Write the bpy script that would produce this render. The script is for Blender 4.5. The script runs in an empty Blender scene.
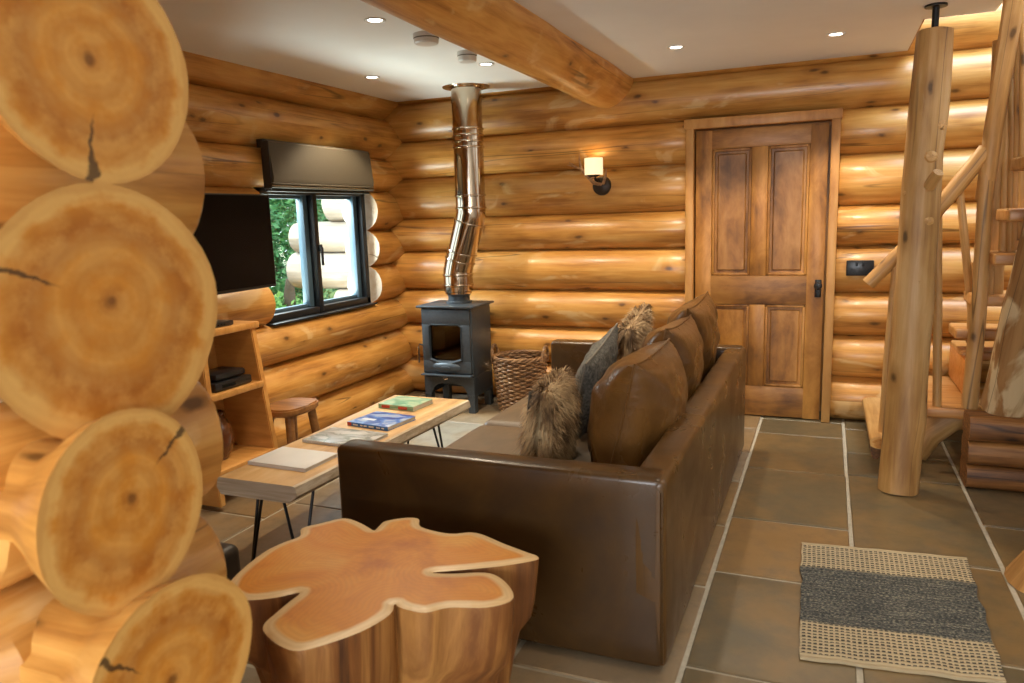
import bpy, bmesh, math, random
from mathutils import Vector, Matrix, noise as mnoise
from mathutils.geometry import delaunay_2d_cdt
R_ = random.Random(7)
PI = math.pi
sc = bpy.context.scene
COL = sc.collection
CEIL = 2.40

# ------------------------------------------------------------------ camera
cam_d = bpy.data.cameras.new('camera'); cam = bpy.data.objects.new('camera', cam_d); COL.objects.link(cam)
_f, _cx, _cy = 756.0, 512.0, 341.5
def _n(v): return Vector(v).normalized()
_Y = _n((829-_cx, 206-_cy, _f)); _X = -_n((-1319-_cx, 275-_cy, _f))
_X = (_X - _Y*_X.dot(_Y)).normalized(); _Z = _X.cross(_Y)
if _Z.y > 0: _Z = -_Z
M3 = Matrix((_X, _Y, _Z))
EYE = Vector((0, 0, 1.46))
right, up, fwd = M3 @ Vector((1,0,0)), M3 @ Vector((0,-1,0)), M3 @ Vector((0,0,1))
cam.matrix_world = Matrix.Translation(EYE) @ Matrix((right, up, -fwd)).transposed().to_4x4()
cam_d.sensor_width = 36; cam_d.lens = _f/1024*36; cam_d.clip_start = 0.05
cam_d.dof.use_dof = True; cam_d.dof.focus_distance = 4.6; cam_d.dof.aperture_fstop = 4.5
sc.camera = cam
def ray(u, v): return M3 @ Vector((u-_cx, v-_cy, _f))
def atz(u, v, z): r = ray(u, v); return EYE + r*((z-EYE.z)/r.z)
def aty(u, v, y): r = ray(u, v); return EYE + r*(y/r.y)
def atx(u, v, x): r = ray(u, v); return EYE + r*(x/r.x)

# ------------------------------------------------------------------ materials
def mat(name):
    m = bpy.data.materials.new(name); m.use_nodes = True
    nt = m.node_tree; b = nt.nodes['Principled BSDF']
    return m, nt, b
def N(nt, t, **kw):
    n = nt.nodes.new(t)
    for k, v in kw.items(): setattr(n, k, v)
    return n
def L(nt, a, b): nt.links.new(a, b)
def mathn(nt, op, a, b=None, c=None, clamp=False):
    n = N(nt, 'ShaderNodeMath', operation=op, use_clamp=clamp)
    for i, v in enumerate((a, b, c)):
        if v is None: continue
        if isinstance(v, (int, float)): n.inputs[i].default_value = v
        else: L(nt, v, n.inputs[i])
    return n.outputs[0]
def ramp(nt, fac, stops, interp='LINEAR'):
    n = N(nt, 'ShaderNodeValToRGB'); cr = n.color_ramp; cr.interpolation = interp
    while len(cr.elements) < len(stops): cr.elements.new(0.5)
    for e, (p, c) in zip(cr.elements, stops):
        e.position = p; e.color = (c, c, c, 1) if isinstance(c, (int, float)) else (*c, 1)
    L(nt, fac, n.inputs[0]); return n.outputs[0]
def mix(nt, fac, a, b, blend='MIX'):
    n = N(nt, 'ShaderNodeMix', data_type='RGBA', blend_type=blend)
    for i, v in ((0, fac), (6, a), (7, b)):
        if isinstance(v, (int, float)): n.inputs[i].default_value = v
        elif isinstance(v, tuple): n.inputs[i].default_value = (*v, 1)
        else: L(nt, v, n.inputs[i])
    return n.outputs[2]
def coords(nt, kind='Object', scale=(1,1,1), loc=(0,0,0)):
    t = N(nt, 'ShaderNodeTexCoord'); mp = N(nt, 'ShaderNodeMapping')
    mp.inputs['Scale'].default_value = scale; mp.inputs['Location'].default_value = loc
    L(nt, t.outputs[kind], mp.inputs[0]); return mp.outputs[0]
def noise(nt, vec, scale, detail=4, rough=0.55, dist=0.0):
    n = N(nt, 'ShaderNodeTexNoise'); n.inputs['Scale'].default_value = scale; n.inputs['Detail'].default_value = detail
    n.inputs['Roughness'].default_value = rough; n.inputs['Distortion'].default_value = dist
    L(nt, vec, n.inputs['Vector']); return n.outputs['Fac']
def bump(nt, b, h, strength=0.3, dist=0.01):
    n = N(nt, 'ShaderNodeBump'); n.inputs['Strength'].default_value = strength; n.inputs['Distance'].default_value = dist
    L(nt, h, n.inputs['Height']); L(nt, n.outputs[0], b.inputs['Normal'])
def rndattr(nt, name='rnd'):
    a = N(nt, 'ShaderNodeAttribute', attribute_name=name); return a.outputs['Fac']

def wood(name, dark, midc, light, pale=None, kind='UV', g=(1,1,1), rough=0.42, pale_amt=0.60, knots=True, coat=0.0, knotk=1.0, pale_k=0.6):
    """timber: long streaks along the first axis of the coordinates, knots, paler scraped patches"""
    m, nt, b = mat(name)
    st = coords(nt, kind, (0.9*g[0], 11*g[1], 11*g[2]))
    big = coords(nt, kind, (0.9*g[0], 2.2*g[1], 2.2*g[2]))
    s1 = noise(nt, st, 2.2, 6, 0.65, 0.4); s2 = noise(nt, big, 1.7, 3, 0.5, 0.6)
    f = mathn(nt, 'ADD', mathn(nt, 'MULTIPLY', s1, 0.5), mathn(nt, 'MULTIPLY', s2, 0.5))
    c = ramp(nt, f, [(0.36, dark), (0.49, midc), (0.62, light)])
    tone = mathn(nt, 'MULTIPLY_ADD', rndattr(nt), 0.30, 0.86)
    if knots:
        kv = coords(nt, kind, (1.5*g[0], 2.9*g[1], 2.9*g[2]))
        v = N(nt, 'ShaderNodeTexVoronoi', voronoi_dimensions='2D' if kind == 'UV' else '3D'); v.inputs['Scale'].default_value = 1.15*knotk; L(nt, kv, v.inputs['Vector'])
        wob = noise(nt, kv, 9, 2)
        kd = mathn(nt, 'ADD', v.outputs['Distance'], mathn(nt, 'MULTIPLY', mathn(nt, 'SUBTRACT', wob, 0.5), 0.09))
        halo = ramp(nt, kd, [(0.05, 1.0), (0.17, 0.0)])
        c = mix(nt, mathn(nt, 'MULTIPLY', halo, 0.6), c, dark)
        core = ramp(nt, kd, [(0.02, 1.0), (0.06, 0.0)])
        c = mix(nt, mathn(nt, 'MULTIPLY', core, 0.85), c, tuple(x*0.25 for x in dark))
    if pale:
        pv = coords(nt, kind, (1.7*g[0], 3.6*g[1], 3.6*g[2]), (3.1, 1.7, 0.4))
        p = noise(nt, pv, 1.35, 5, 0.5, 0.9)
        c = mix(nt, mathn(nt, 'MULTIPLY', ramp(nt, p, [(pale_amt, 0.0), (pale_amt+0.07, 1.0)]), pale_k), c, pale)
    if kind == 'UV':
        cv = noise(nt, coords(nt, kind, (0.20, 4.2, 4.2), (1.3, 0.2, 0)), 1.5, 2, 0.4)
        line = ramp(nt, mathn(nt, 'ABSOLUTE', mathn(nt, 'SUBTRACT', cv, 0.5)), [(0.002, 1.0), (0.007, 0.0)])
        where = ramp(nt, noise(nt, coords(nt, kind, (0.5, 1.1, 1.1), (5, 2, 0)), 1.2, 1), [(0.52, 0.0), (0.58, 1.0)])
        c = mix(nt, mathn(nt, 'MULTIPLY', mathn(nt, 'MULTIPLY', line, where), 0.75), c, tuple(x*0.22 for x in dark))
    hs = N(nt, 'ShaderNodeHueSaturation'); L(nt, c, hs.inputs['Color']); L(nt, tone, hs.inputs['Value'])
    L(nt, hs.outputs[0], b.inputs['Base Color'])
    L(nt, ramp(nt, s1, [(0.3, rough+0.1), (0.7, rough-0.06)]), b.inputs['Roughness'])
    b.inputs['Coat Weight'].default_value = coat; b.inputs['Coat Roughness'].default_value = 0.24
    bump(nt, b, f, 0.35, 0.012)
    return m

def endgrain(name, core, midc, sap, crack=True, rings=85):
    """sawn log end: growth rings around the pith, pale sapwood at the rim, a drying crack"""
    m, nt, b = mat(name)
    uv = coords(nt, 'UV'); r = rndattr(nt)
    off = N(nt, 'ShaderNodeVectorMath', operation='ADD'); cmb = N(nt, 'ShaderNodeCombineXYZ')
    L(nt, mathn(nt, 'MULTIPLY', r, 37.0), cmb.inputs[2]); L(nt, uv, off.inputs[0]); L(nt, cmb.outputs[0], off.inputs[1])
    n1 = noise(nt, off.outputs[0], 1.6, 4, 0.6); n2 = noise(nt, off.outputs[0], 3.6, 5, 0.6)
    ln = N(nt, 'ShaderNodeVectorMath', operation='LENGTH'); L(nt, uv, ln.inputs[0]); rad = ln.outputs['Value']
    rr = mathn(nt, 'ADD', rad, mathn(nt, 'MULTIPLY', mathn(nt, 'SUBTRACT', n1, 0.5), 0.22))
    ring = mathn(nt, 'SINE', mathn(nt, 'MULTIPLY', rr, rings))
    ring2 = mathn(nt, 'SINE', mathn(nt, 'MULTIPLY', rr, rings*0.31))
    c = ramp(nt, mathn(nt, 'ADD', rad, mathn(nt, 'MULTIPLY', mathn(nt, 'SUBTRACT', n2, 0.5), 0.34)),
             [(0.0, core), (0.12, midc), (0.45, midc), (0.62, core), (0.80, midc), (0.90, sap)])
    blot = ramp(nt, n2, [(0.38, 0.0), (0.60, 1.0)])
    c = mix(nt, mathn(nt, 'MULTIPLY', blot, 0.45), c, tuple(x*1.05 for x in sap), 'MIX')
    c = mix(nt, mathn(nt, 'MULTIPLY', mathn(nt, 'MULTIPLY_ADD', ring, 0.5, 0.5), 0.10), c, core)
    c = mix(nt, mathn(nt, 'MULTIPLY', mathn(nt, 'MULTIPLY_ADD', ring2, 0.5, 0.5), 0.28), c, core)
    if crack:
        sp = N(nt, 'ShaderNodeSeparateXYZ'); L(nt, uv, sp.inputs[0])
        ang = mathn(nt, 'ARCTAN2', sp.outputs[1], sp.outputs[0])
        a = mathn(nt, 'ADD', ang, mathn(nt, 'MULTIPLY', r, 6.283))
        a = mathn(nt, 'SUBTRACT', a, mathn(nt, 'MULTIPLY', mathn(nt, 'ROUND', mathn(nt, 'DIVIDE', a, 6.283)), 6.283))
        d = mathn(nt, 'MULTIPLY', mathn(nt, 'ABSOLUTE', mathn(nt, 'ADD', a, mathn(nt, 'MULTIPLY', mathn(nt, 'SUBTRACT', n2, 0.5), 0.3))), rad)
        w = ramp(nt, mathn(nt, 'SUBTRACT', d, mathn(nt, 'MULTIPLY', mathn(nt, 'SUBTRACT', rad, 0.55), 0.05)), [(0.004, 1.0), (0.016, 0.0)])
        w = mathn(nt, 'MULTIPLY', w, ramp(nt, rad, [(0.40, 0.0), (0.55, 1.0)]))
        c = mix(nt, mathn(nt, 'MULTIPLY', w, 0.85), c, (0.04, 0.018, 0.006))
        pith = ramp(nt, rr, [(0.03, 1.0), (0.07, 0.0)])
        c = mix(nt, mathn(nt, 'MULTIPLY', pith, 0.7), c, tuple(x*0.35 for x in core))
    L(nt, c, b.inputs['Base Color']); b.inputs['Roughness'].default_value = 0.5
    bump(nt, b, n2, 0.15, 0.01)
    return m

def plain(name, col, rough=0.5, metal=0.0, var=0.12, scale=14.0, bumps=0.05, coat=0.0, kind='Object'):
    m, nt, b = mat(name)
    n = noise(nt, coords(nt, kind), scale, 4)
    c = ramp(nt, n, [(0.3, tuple(x*(1-var) for x in col)), (0.7, tuple(min(1, x*(1+var)) for x in col))])
    L(nt, c, b.inputs['Base Color']); b.inputs['Roughness'].default_value = rough; b.inputs['Metallic'].default_value = metal
    b.inputs['Coat Weight'].default_value = coat
    if bumps: bump(nt, b, n, bumps, 0.01)
    return m

def leather(name, a, bcol, rough=0.36, crease=0.25, streak=None):
    m, nt, b = mat(name)
    v = coords(nt, 'Object')
    n1 = noise(nt, v, 3.2, 5, 0.6, 0.5); n2 = noise(nt, v, 90, 3)
    c = ramp(nt, n1, [(0.33, a), (0.68, bcol)])
    if streak:
        s = noise(nt, coords(nt, 'Object', (6, 7, 0.8)), 1.6, 4, 0.55, 1.0)
        c = mix(nt, ramp(nt, s, [(0.60, 0.0), (0.72, 0.65)]), c, streak)
    L(nt, c, b.inputs['Base Color'])
    L(nt, ramp(nt, n1, [(0.3, rough+0.08), (0.7, rough-0.06)]), b.inputs['Roughness'])
    h = mathn(nt, 'ADD', mathn(nt, 'MULTIPLY', n2, 0.12), n1); bump(nt, b, h, crease, 0.02)
    return m

MAT = {}
MAT['log'] = wood('log_timber', (0.33,0.128,0.020), (0.57,0.265,0.054), (0.69,0.375,0.100), (0.76,0.53,0.25), pale_amt=0.60, rough=0.42, coat=0.35)
MAT['log_l'] = MAT['log']
MAT['end'] = endgrain('log_end_grain', (0.40,0.130,0.010), (0.61,0.240,0.024), (0.72,0.41,0.115))
MAT['cut'] = endgrain('daylit_log_end', (0.42,0.30,0.19), (0.52,0.41,0.29), (0.60,0.51,0.40), rings=50)  # daylight on the sawn ends is put into this pale colour
MAT['outlog'] = wood('weathered_outdoor_timber', (0.11,0.090,0.066), (0.17,0.142,0.11), (0.23,0.205,0.17), rough=0.85)
MAT['post'] = wood('peeled_post_timber', (0.30,0.140,0.036), (0.48,0.255,0.078), (0.60,0.36,0.145), (0.60,0.42,0.24), pale_amt=0.66, rough=0.5)
MAT['pole'] = wood('peeled_pole_timber', (0.32,0.150,0.040), (0.50,0.265,0.080), (0.60,0.35,0.13), rough=0.5)
MAT['bark'] = wood('mottled_stringer_timber', (0.16,0.075,0.024), (0.30,0.15,0.05), (0.40,0.22,0.085), (0.58,0.44,0.25), pale_amt=0.50, rough=0.6, pale_k=1.0)
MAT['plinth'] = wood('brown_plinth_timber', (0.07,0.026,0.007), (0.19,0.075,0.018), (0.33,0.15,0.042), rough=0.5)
MAT['tread'] = wood('tread_timber', (0.34,0.13,0.03), (0.52,0.24,0.065), (0.60,0.33,0.12), kind='Object', g=(1,1,1), rough=0.4, knots=False)
MAT['riser'] = wood('riser_timber', (0.40,0.13,0.02), (0.50,0.18,0.033), (0.55,0.23,0.05), kind='Object', rough=0.4, knots=False)
MAT['door'] = wood('door_timber', (0.080,0.028,0.005), (0.30,0.122,0.019), (0.50,0.235,0.050), kind='Object', g=(3.5,1,0.12), rough=0.45, knots=False, coat=0.05)
MAT['doorh'] = wood('door_rail_timber', (0.095,0.034,0.007), (0.29,0.120,0.022), (0.43,0.20,0.045), kind='Object', g=(1.6,1,0.5), rough=0.45, knots=False, coat=0.05)
MAT['trim'] = wood('door_casing_timber', (0.30,0.115,0.022), (0.46,0.205,0.05), (0.56,0.29,0.085), kind='Object', g=(4,1,0.12), rough=0.45, knots=False)
MAT['shelf'] = wood('shelf_timber', (0.40,0.165,0.033), (0.58,0.27,0.066), (0.68,0.37,0.11), kind='Object', g=(1,.7,.5), rough=0.4)
MAT['stool'] = wood('stool_timber', (0.14,0.055,0.014), (0.27,0.115,0.028), (0.36,0.165,0.045), kind='Object', g=(1,1,1), rough=0.45)
MAT['slab'] = wood('coffee_table_slab', (0.38,0.21,0.083), (0.56,0.34,0.14), (0.66,0.44,0.215), kind='Object', g=(6,.14,3), rough=0.42, knots=False)
MAT['slabedge'] = wood('coffee_table_edge', (0.28,0.21,0.13), (0.47,0.37,0.25), (0.62,0.53,0.40), kind='Object', g=(.7,.5,3), rough=0.6)
MAT['ceil'] = plain('ceiling_plaster', (0.84,0.84,0.83), 0.9, var=0.02, scale=3, bumps=0.02)
MAT['plaster'] = plain('wall_plaster', (0.62,0.58,0.52), 0.9, var=0.03, scale=3, bumps=0.02)
MAT['white'] = plain('white_plastic', (0.68,0.66,0.62), 0.4, var=0.03, bumps=0)
MAT['black'] = plain('black_plastic', (0.012,0.012,0.013), 0.3, var=0.2, bumps=0.02)
MAT['screen'] = plain('tv_screen_glass', (0.003,0.003,0.004), 0.22, var=0.1, bumps=0)
MAT['screen'].node_tree.nodes['Principled BSDF'].inputs['Specular IOR Level'].default_value = 0.12
MAT['iron'] = plain('stove_cast_iron', (0.062,0.076,0.090), 0.38, 0.35, var=0.15, scale=60, bumps=0.08)  # blue-grey of the window light is put into the iron colour
MAT['irond'] = plain('stove_dark_inside', (0.006,0.006,0.006), 0.7, var=0.2, scale=40)
MAT['ash'] = plain('fire_grate_ash', (0.18,0.175,0.165), 0.8, var=0.4, scale=30, bumps=0.2)
MAT['brick'] = plain('firebrick_lining', (0.020,0.020,0.020), 0.9, var=0.8, scale=22, bumps=0.1)
MAT['steel'] = plain('hairpin_black_steel', (0.012,0.012,0.013), 0.4, 0.5, var=0.1)
MAT['chrome'] = plain('polished_flue_steel', (0.60,0.51,0.40), 0.11, 1.0, var=0.05, scale=5, bumps=0.015)
MAT['frame'] = plain('dark_window_frame', (0.010,0.011,0.013), 0.38, var=0.1, bumps=0)
MAT['framesash'] = plain('slate_blue_window_frame', (0.075,0.125,0.165), 0.42, var=0.05, bumps=0)  # sashes are slate blue, the outer frame is dark
MAT['blind'] = plain('taupe_blind_fabric', (0.085,0.066,0.040), 0.75, var=0.08, scale=160, bumps=0.15)
MAT['blindd'] = plain('dark_blind_rail', (0.028,0.023,0.016), 0.6, var=0.1)
MAT['sofa'] = leather('brown_leather', (0.034,0.0155,0.0042), (0.075,0.036,0.0095), 0.30, 0.10)
MAT['sofaback'] = leather('distressed_brown_leather', (0.058,0.026,0.0065), (0.120,0.058,0.015), 0.30, 0.12, streak=(0.028,0.012,0.005))
MAT['seat'] = leather('seat_leather', (0.090,0.056,0.027), (0.130,0.083,0.042), 0.46, 0.12)
MAT['cush'] = leather('cushion_leather', (0.085,0.036,0.008), (0.165,0.075,0.018), 0.28, 0.55)
MAT['pouf'] = leather('dark_footstool_leather', (0.022,0.014,0.008), (0.038,0.024,0.014), 0.4, 0.1)
MAT['tweed'] = plain('grey_tweed', (0.105,0.10,0.085), 0.9, var=0.75, scale=70, bumps=0.5)
MAT['linen'] = plain('grey_linen', (0.16,0.14,0.11), 0.9, var=0.25, scale=120, bumps=0.3)
MAT['paper'] = plain('book_pages', (0.62,0.58,0.50), 0.8, var=0.05, scale=90)
MAT['whitec'] = plain('white_cover', (0.66,0.65,0.64), 0.45, var=0.05, scale=6)
MAT['antler'] = plain('antler', (0.36,0.19,0.085), 0.45, var=0.5, scale=30, bumps=0.1)
MAT['bronze'] = plain('sconce_dark_metal', (0.035,0.022,0.013), 0.45, 0.4, var=0.2)
MAT['brownglass'] = plain('brown_glazed_jar', (0.11,0.035,0.012), 0.12, var=0.4, scale=9, bumps=0, coat=0.6)
MAT['grout'] = plain('pale_grout', (0.42,0.37,0.28), 0.9, var=0.12, scale=40)
MAT['soil'] = plain('outdoor_ground', (0.10,0.20,0.045), 0.95, var=0.4, scale=5)
MAT['trunk'] = plain('tree_bark', (0.12,0.085,0.055), 0.9, var=0.3, scale=8, bumps=0.4)

def floor_tile():
    m, nt, b = mat('slate_flagstone')
    v = coords(nt, 'Object'); r = rndattr(nt)
    n1 = noise(nt, v, 2.3, 6, 0.6, 0.4); n2 = noise(nt, v, 9, 5, 0.65)
    base = ramp(nt, r, [(0.0,(0.060,0.049,0.030)), (0.30,(0.120,0.093,0.048)), (0.52,(0.110,0.080,0.038)), (0.74,(0.230,0.125,0.036)), (1.0,(0.27,0.25,0.205))])
    c = mix(nt, ramp(nt, n1, [(0.42,0.0),(0.68,0.6)]), base, (0.27,0.155,0.052))
    c = mix(nt, ramp(nt, n2, [(0.46,0.0),(0.74,0.45)]), c, (0.085,0.072,0.050))
    L(nt, c, b.inputs['Base Color']); L(nt, ramp(nt, n2, [(0.3,0.30),(0.7,0.46)]), b.inputs['Roughness'])
    bump(nt, b, mathn(nt, 'ADD', n1, mathn(nt, 'MULTIPLY', n2, 0.5)), 0.22, 0.012)
    return m
MAT['tile'] = floor_tile()

def emis(name, col, s):
    m, nt, b = mat(name); b.inputs['Base Color'].default_value = (*col, 1)
    b.inputs['Emission Color'].default_value = (*col, 1); b.inputs['Emission Strength'].default_value = s; return m
MAT['lamp'] = emis('lit_lamp_lens', (1.0,0.93,0.80), 9)
MAT['shade'] = emis('lit_sconce_shade', (1.0,0.84,0.50), 0.62)

def glass(name, tint=(1,1,1), a=0.10):
    m, nt, b = mat(name); o = nt.nodes['Material Output']
    tr = N(nt, 'ShaderNodeBsdfTransparent'); tr.inputs[0].default_value = (*tint, 1)
    gl = N(nt, 'ShaderNodeBsdfGlossy'); gl.inputs['Roughness'].default_value = 0.02
    lw = N(nt, 'ShaderNodeLayerWeight'); lw.inputs[0].default_value = 0.5
    mx = N(nt, 'ShaderNodeMixShader'); L(nt, mathn(nt, 'MULTIPLY_ADD', mathn(nt, 'POWER', lw.outputs['Facing'], 4.0), 0.7, a*0.3), mx.inputs[0])
    L(nt, tr.outputs[0], mx.inputs[1]); L(nt, gl.outputs[0], mx.inputs[2]); L(nt, mx.outputs[0], o.inputs[0]); return m
MAT['glass'] = glass('window_glass', (0.96,1,0.99)); MAT['stoveglass'] = glass('stove_glass', (0.30,0.29,0.29), 0.16)

def rugmat():
    m, nt, b = mat('woven_rag_rug')
    t = N(nt, 'ShaderNodeTexCoord'); sp = N(nt, 'ShaderNodeSeparateXYZ'); L(nt, t.outputs['UV'], sp.inputs[0])
    u, v = sp.outputs[0], sp.outputs[1]
    nn = noise(nt, t.outputs['UV'], 22, 3)
    rows = mathn(nt, 'MULTIPLY_ADD', nn, 0.5, mathn(nt, 'MULTIPLY', v, 46))
    rowp = mathn(nt, 'FRACT', rows); colp = mathn(nt, 'FRACT', mathn(nt, 'MULTIPLY', u, 34))
    mid = mathn(nt, 'MULTIPLY', ramp(nt, v, [(0.245,0.0),(0.26,1.0)]), ramp(nt, v, [(0.735,1.0),(0.75,0.0)]))
    dash = mathn(nt, 'MULTIPLY', mathn(nt, 'GREATER_THAN', rowp, 0.54), mathn(nt, 'GREATER_THAN', colp, 0.36))
    dash = mathn(nt, 'MULTIPLY', dash, mathn(nt, 'MULTIPLY', mathn(nt, 'GREATER_THAN', v, 0.028), mathn(nt, 'LESS_THAN', v, 0.972)))
    sk = N(nt, 'ShaderNodeMapping'); sk.inputs['Scale'].default_value = (60, 150, 1); L(nt, t.outputs['UV'], sk.inputs[0])
    fle = noise(nt, sk.outputs[0], 1.0, 2); wide = noise(nt, coords(nt, 'UV', (3, 26, 1)), 1.4, 3)
    cream = mix(nt, dash, (0.43,0.34,0.205), (0.040,0.034,0.026))
    dk = ramp(nt, mathn(nt, 'ADD', mathn(nt, 'MULTIPLY', fle, 0.75), mathn(nt, 'MULTIPLY', wide, 0.25)), [(0.42,(0.022,0.025,0.025)), (0.52,(0.075,0.075,0.066)), (0.64,(0.26,0.235,0.17))])
    c = mix(nt, mid, cream, dk); L(nt, c, b.inputs['Base Color']); b.inputs['Roughness'].default_value = 0.95
    h = mathn(nt, 'ADD', mathn(nt, 'MULTIPLY', fle, 0.6), mathn(nt, 'SINE', mathn(nt, 'MULTIPLY', rows, 6.283)))
    bump(nt, b, h, 0.5, 0.004); return m
MAT['rug'] = rugmat()

def wicker():
    m, nt, b = mat('willow_wicker')
    n = noise(nt, coords(nt, 'Object', (6, 6, 30)), 2, 4)
    L(nt, ramp(nt, n, [(0.32,(0.10,0.045,0.018)), (0.55,(0.27,0.14,0.058)), (0.70,(0.42,0.25,0.12))]), b.inputs['Base Color'])
    b.inputs['Roughness'].default_value = 0.55; return m
MAT['wicker'] = wicker()
def furmat():
    m, nt, b = mat('faux_fur'); n = noise(nt, coords(nt, 'Object'), 7, 3)
    r = rndattr(nt)
    f = mathn(nt, 'ADD', mathn(nt, 'MULTIPLY', n, 0.8), mathn(nt, 'MULTIPLY', r, 0.25))
    L(nt, ramp(nt, f, [(0.36,(0.07,0.034,0.013)), (0.48,(0.22,0.125,0.05)), (0.62,(0.48,0.33,0.17))]), b.inputs['Base Color'])
    b.inputs['Roughness'].default_value = 0.7; return m
MAT['fur'] = furmat()
def stumptop():
    m, nt, b = mat('stump_sawn_face'); v = coords(nt, 'Object'); e = rndattr(nt, 'edge')
    n1 = noise(nt, v, 3.5, 5, 0.6, 0.8); n2 = noise(nt, v, 12, 4)
    c = ramp(nt, n1, [(0.32,(0.43,0.125,0.010)), (0.50,(0.60,0.220,0.018)), (0.68,(0.66,0.31,0.055))])
    ee = mathn(nt, 'ADD', e, mathn(nt, 'MULTIPLY', mathn(nt, 'SUBTRACT', n2, 0.5), 0.012))
    c = mix(nt, ramp(nt, mathn(nt, 'MULTIPLY', ee, 10), [(0.22,1.0),(0.33,0.0)]), c, (0.66,0.46,0.23))
    w = mathn(nt, 'SINE', mathn(nt, 'MULTIPLY', mathn(nt, 'ADD', e, mathn(nt, 'MULTIPLY', n1, 0.06)), 420))
    c = mix(nt, mathn(nt, 'MULTIPLY', mathn(nt, 'MULTIPLY_ADD', w, 0.5, 0.5), 0.15), c, (0.32,0.11,0.025))
    L(nt, c, b.inputs['Base Color']); b.inputs['Roughness'].default_value = 0.40; b.inputs['Coat Weight'].default_value = 0.12
    b.inputs['Coat Roughness'].default_value = 0.3; bump(nt, b, n2, 0.08, 0.01); return m
MAT['stumptop'] = stumptop()
MAT['stumpside'] = wood('stump_side_timber', (0.030,0.009,0.003), (0.22,0.078,0.016), (0.50,0.235,0.062), kind='Object', g=(1.3,1.3,0.06), rough=0.5, knots=False)
def leafmat(name, a, bcol):
    m, nt, b = mat(name); r = rndattr(nt)
    L(nt, ramp(nt, r, [(0.0, a), (1.0, bcol)]), b.inputs['Base Color']); b.inputs['Roughness'].default_value = 0.5
    b.inputs['Transmission Weight'].default_value = 0.0; return m
MAT['leafd'] = leafmat('dark_leaves', (0.045,0.20,0.075), (0.17,0.45,0.16))
MAT['leafl'] = leafmat('light_leaves', (0.11,0.34,0.08), (0.36,0.66,0.20))
def covermat(name, base, c2, c3, spine, kind):
    m, nt, b = mat(name); v = coords(nt, 'Generated'); sp = N(nt, 'ShaderNodeSeparateXYZ'); L(nt, v, sp.inputs[0])
    n = noise(nt, v, 3.2, 3, 0.5, 0.8)
    c = ramp(nt, n, [(0.40, base), (0.50, c2), (0.60, c3)], 'EASE')
    if kind == 'title':
        a = mathn(nt, 'MULTIPLY', mathn(nt, 'GREATER_THAN', sp.outputs[1], 0.30), mathn(nt, 'LESS_THAN', sp.outputs[1], 0.42))
        a = mathn(nt, 'MULTIPLY', a, mathn(nt, 'MULTIPLY', mathn(nt, 'GREATER_THAN', sp.outputs[0], 0.12), mathn(nt, 'LESS_THAN', sp.outputs[0], 0.44)))
        c = mix(nt, a, c, (0.62,0.66,0.74))
    L(nt, c, b.inputs['Base Color']); b.inputs['Roughness'].default_value = 0.3; return m
MAT['bluec'] = covermat('blue_photo_cover', (0.015,0.060,0.30), (0.06,0.17,0.52), (0.34,0.42,0.58), None, 'title')
MAT['greenc'] = covermat('green_photo_cover', (0.14,0.30,0.19), (0.24,0.42,0.28), (0.42,0.50,0.33), None, '')
MAT['magc'] = covermat('grey_photo_cover', (0.42,0.43,0.44), (0.20,0.22,0.20), (0.56,0.56,0.55), None, '')
MAT['bluespine'] = plain('blue_spine', (0.03,0.16,0.50), 0.35, var=0.1)
MAT['red'] = plain('red_label', (0.50,0.05,0.03), 0.4, var=0.1)
MAT['white2'] = plain('white_print', (0.72,0.74,0.78), 0.4, var=0.02)

# ------------------------------------------------------------------ mesh helpers
def newbm():
    bm = bmesh.new(); bm.loops.layers.uv.new('UVMap'); bm.faces.layers.float.new('rnd'); return bm
def obj(name, bm, mats, parent=None, smooth=True, ang=None):
    """link the bmesh (built in world coordinates) as ONE mesh object"""
    bm.normal_update()
    me = bpy.data.meshes.new(name)
    if parent is not None:
        r = parent
        while r.parent: r = r.parent
        bmesh.ops.transform(bm, matrix=r.matrix_basis.inverted(), verts=bm.verts)
        off = None
    else:
        vs = [v.co for v in bm.verts]
        off = Vector((sum((f(v[0] for v in vs) for f in (min, max)))/2, sum((f(v[1] for v in vs) for f in (min, max)))/2, min(v[2] for v in vs)))
        bmesh.ops.translate(bm, vec=-off, verts=bm.verts)
    bm.to_mesh(me); bm.free()
    if not isinstance(mats, (list, tuple)): mats = [mats]
    for m in mats: me.materials.append(MAT[m] if isinstance(m, str) else m)
    if smooth:
        for p in me.polygons: p.use_smooth = True
        me.set_sharp_from_angle(angle=ang or math.radians(38))
    o = bpy.data.objects.new(name, me); COL.objects.link(o)
    if parent is not None: o.parent = parent
    else: o.location = off
    return o
def thing(name, label, cat, loc, rotz=0.0, group=None):
    o = bpy.data.objects.new(name, None); o.empty_display_size = 0.1
    o.location = loc; o.rotation_euler = (0, 0, rotz); COL.objects.link(o)
    o.matrix_basis = Matrix.Translation(loc) @ Matrix.Rotation(rotz, 4, 'Z')
    return tag(o, label, cat, group)
def tag(o, label, cat, group=None, kind=None):
    o['label'] = label; o['category'] = cat
    if group: o['group'] = group
    if kind: o['kind'] = kind
    return o
def struct(o, label, cat): return tag(o, label, cat, kind='structure')
def setr(bm, faces, val, mi=None):
    l = bm.faces.layers.float['rnd']
    for f in faces:
        f[l] = val
        if mi is not None: f.material_index = mi
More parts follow.
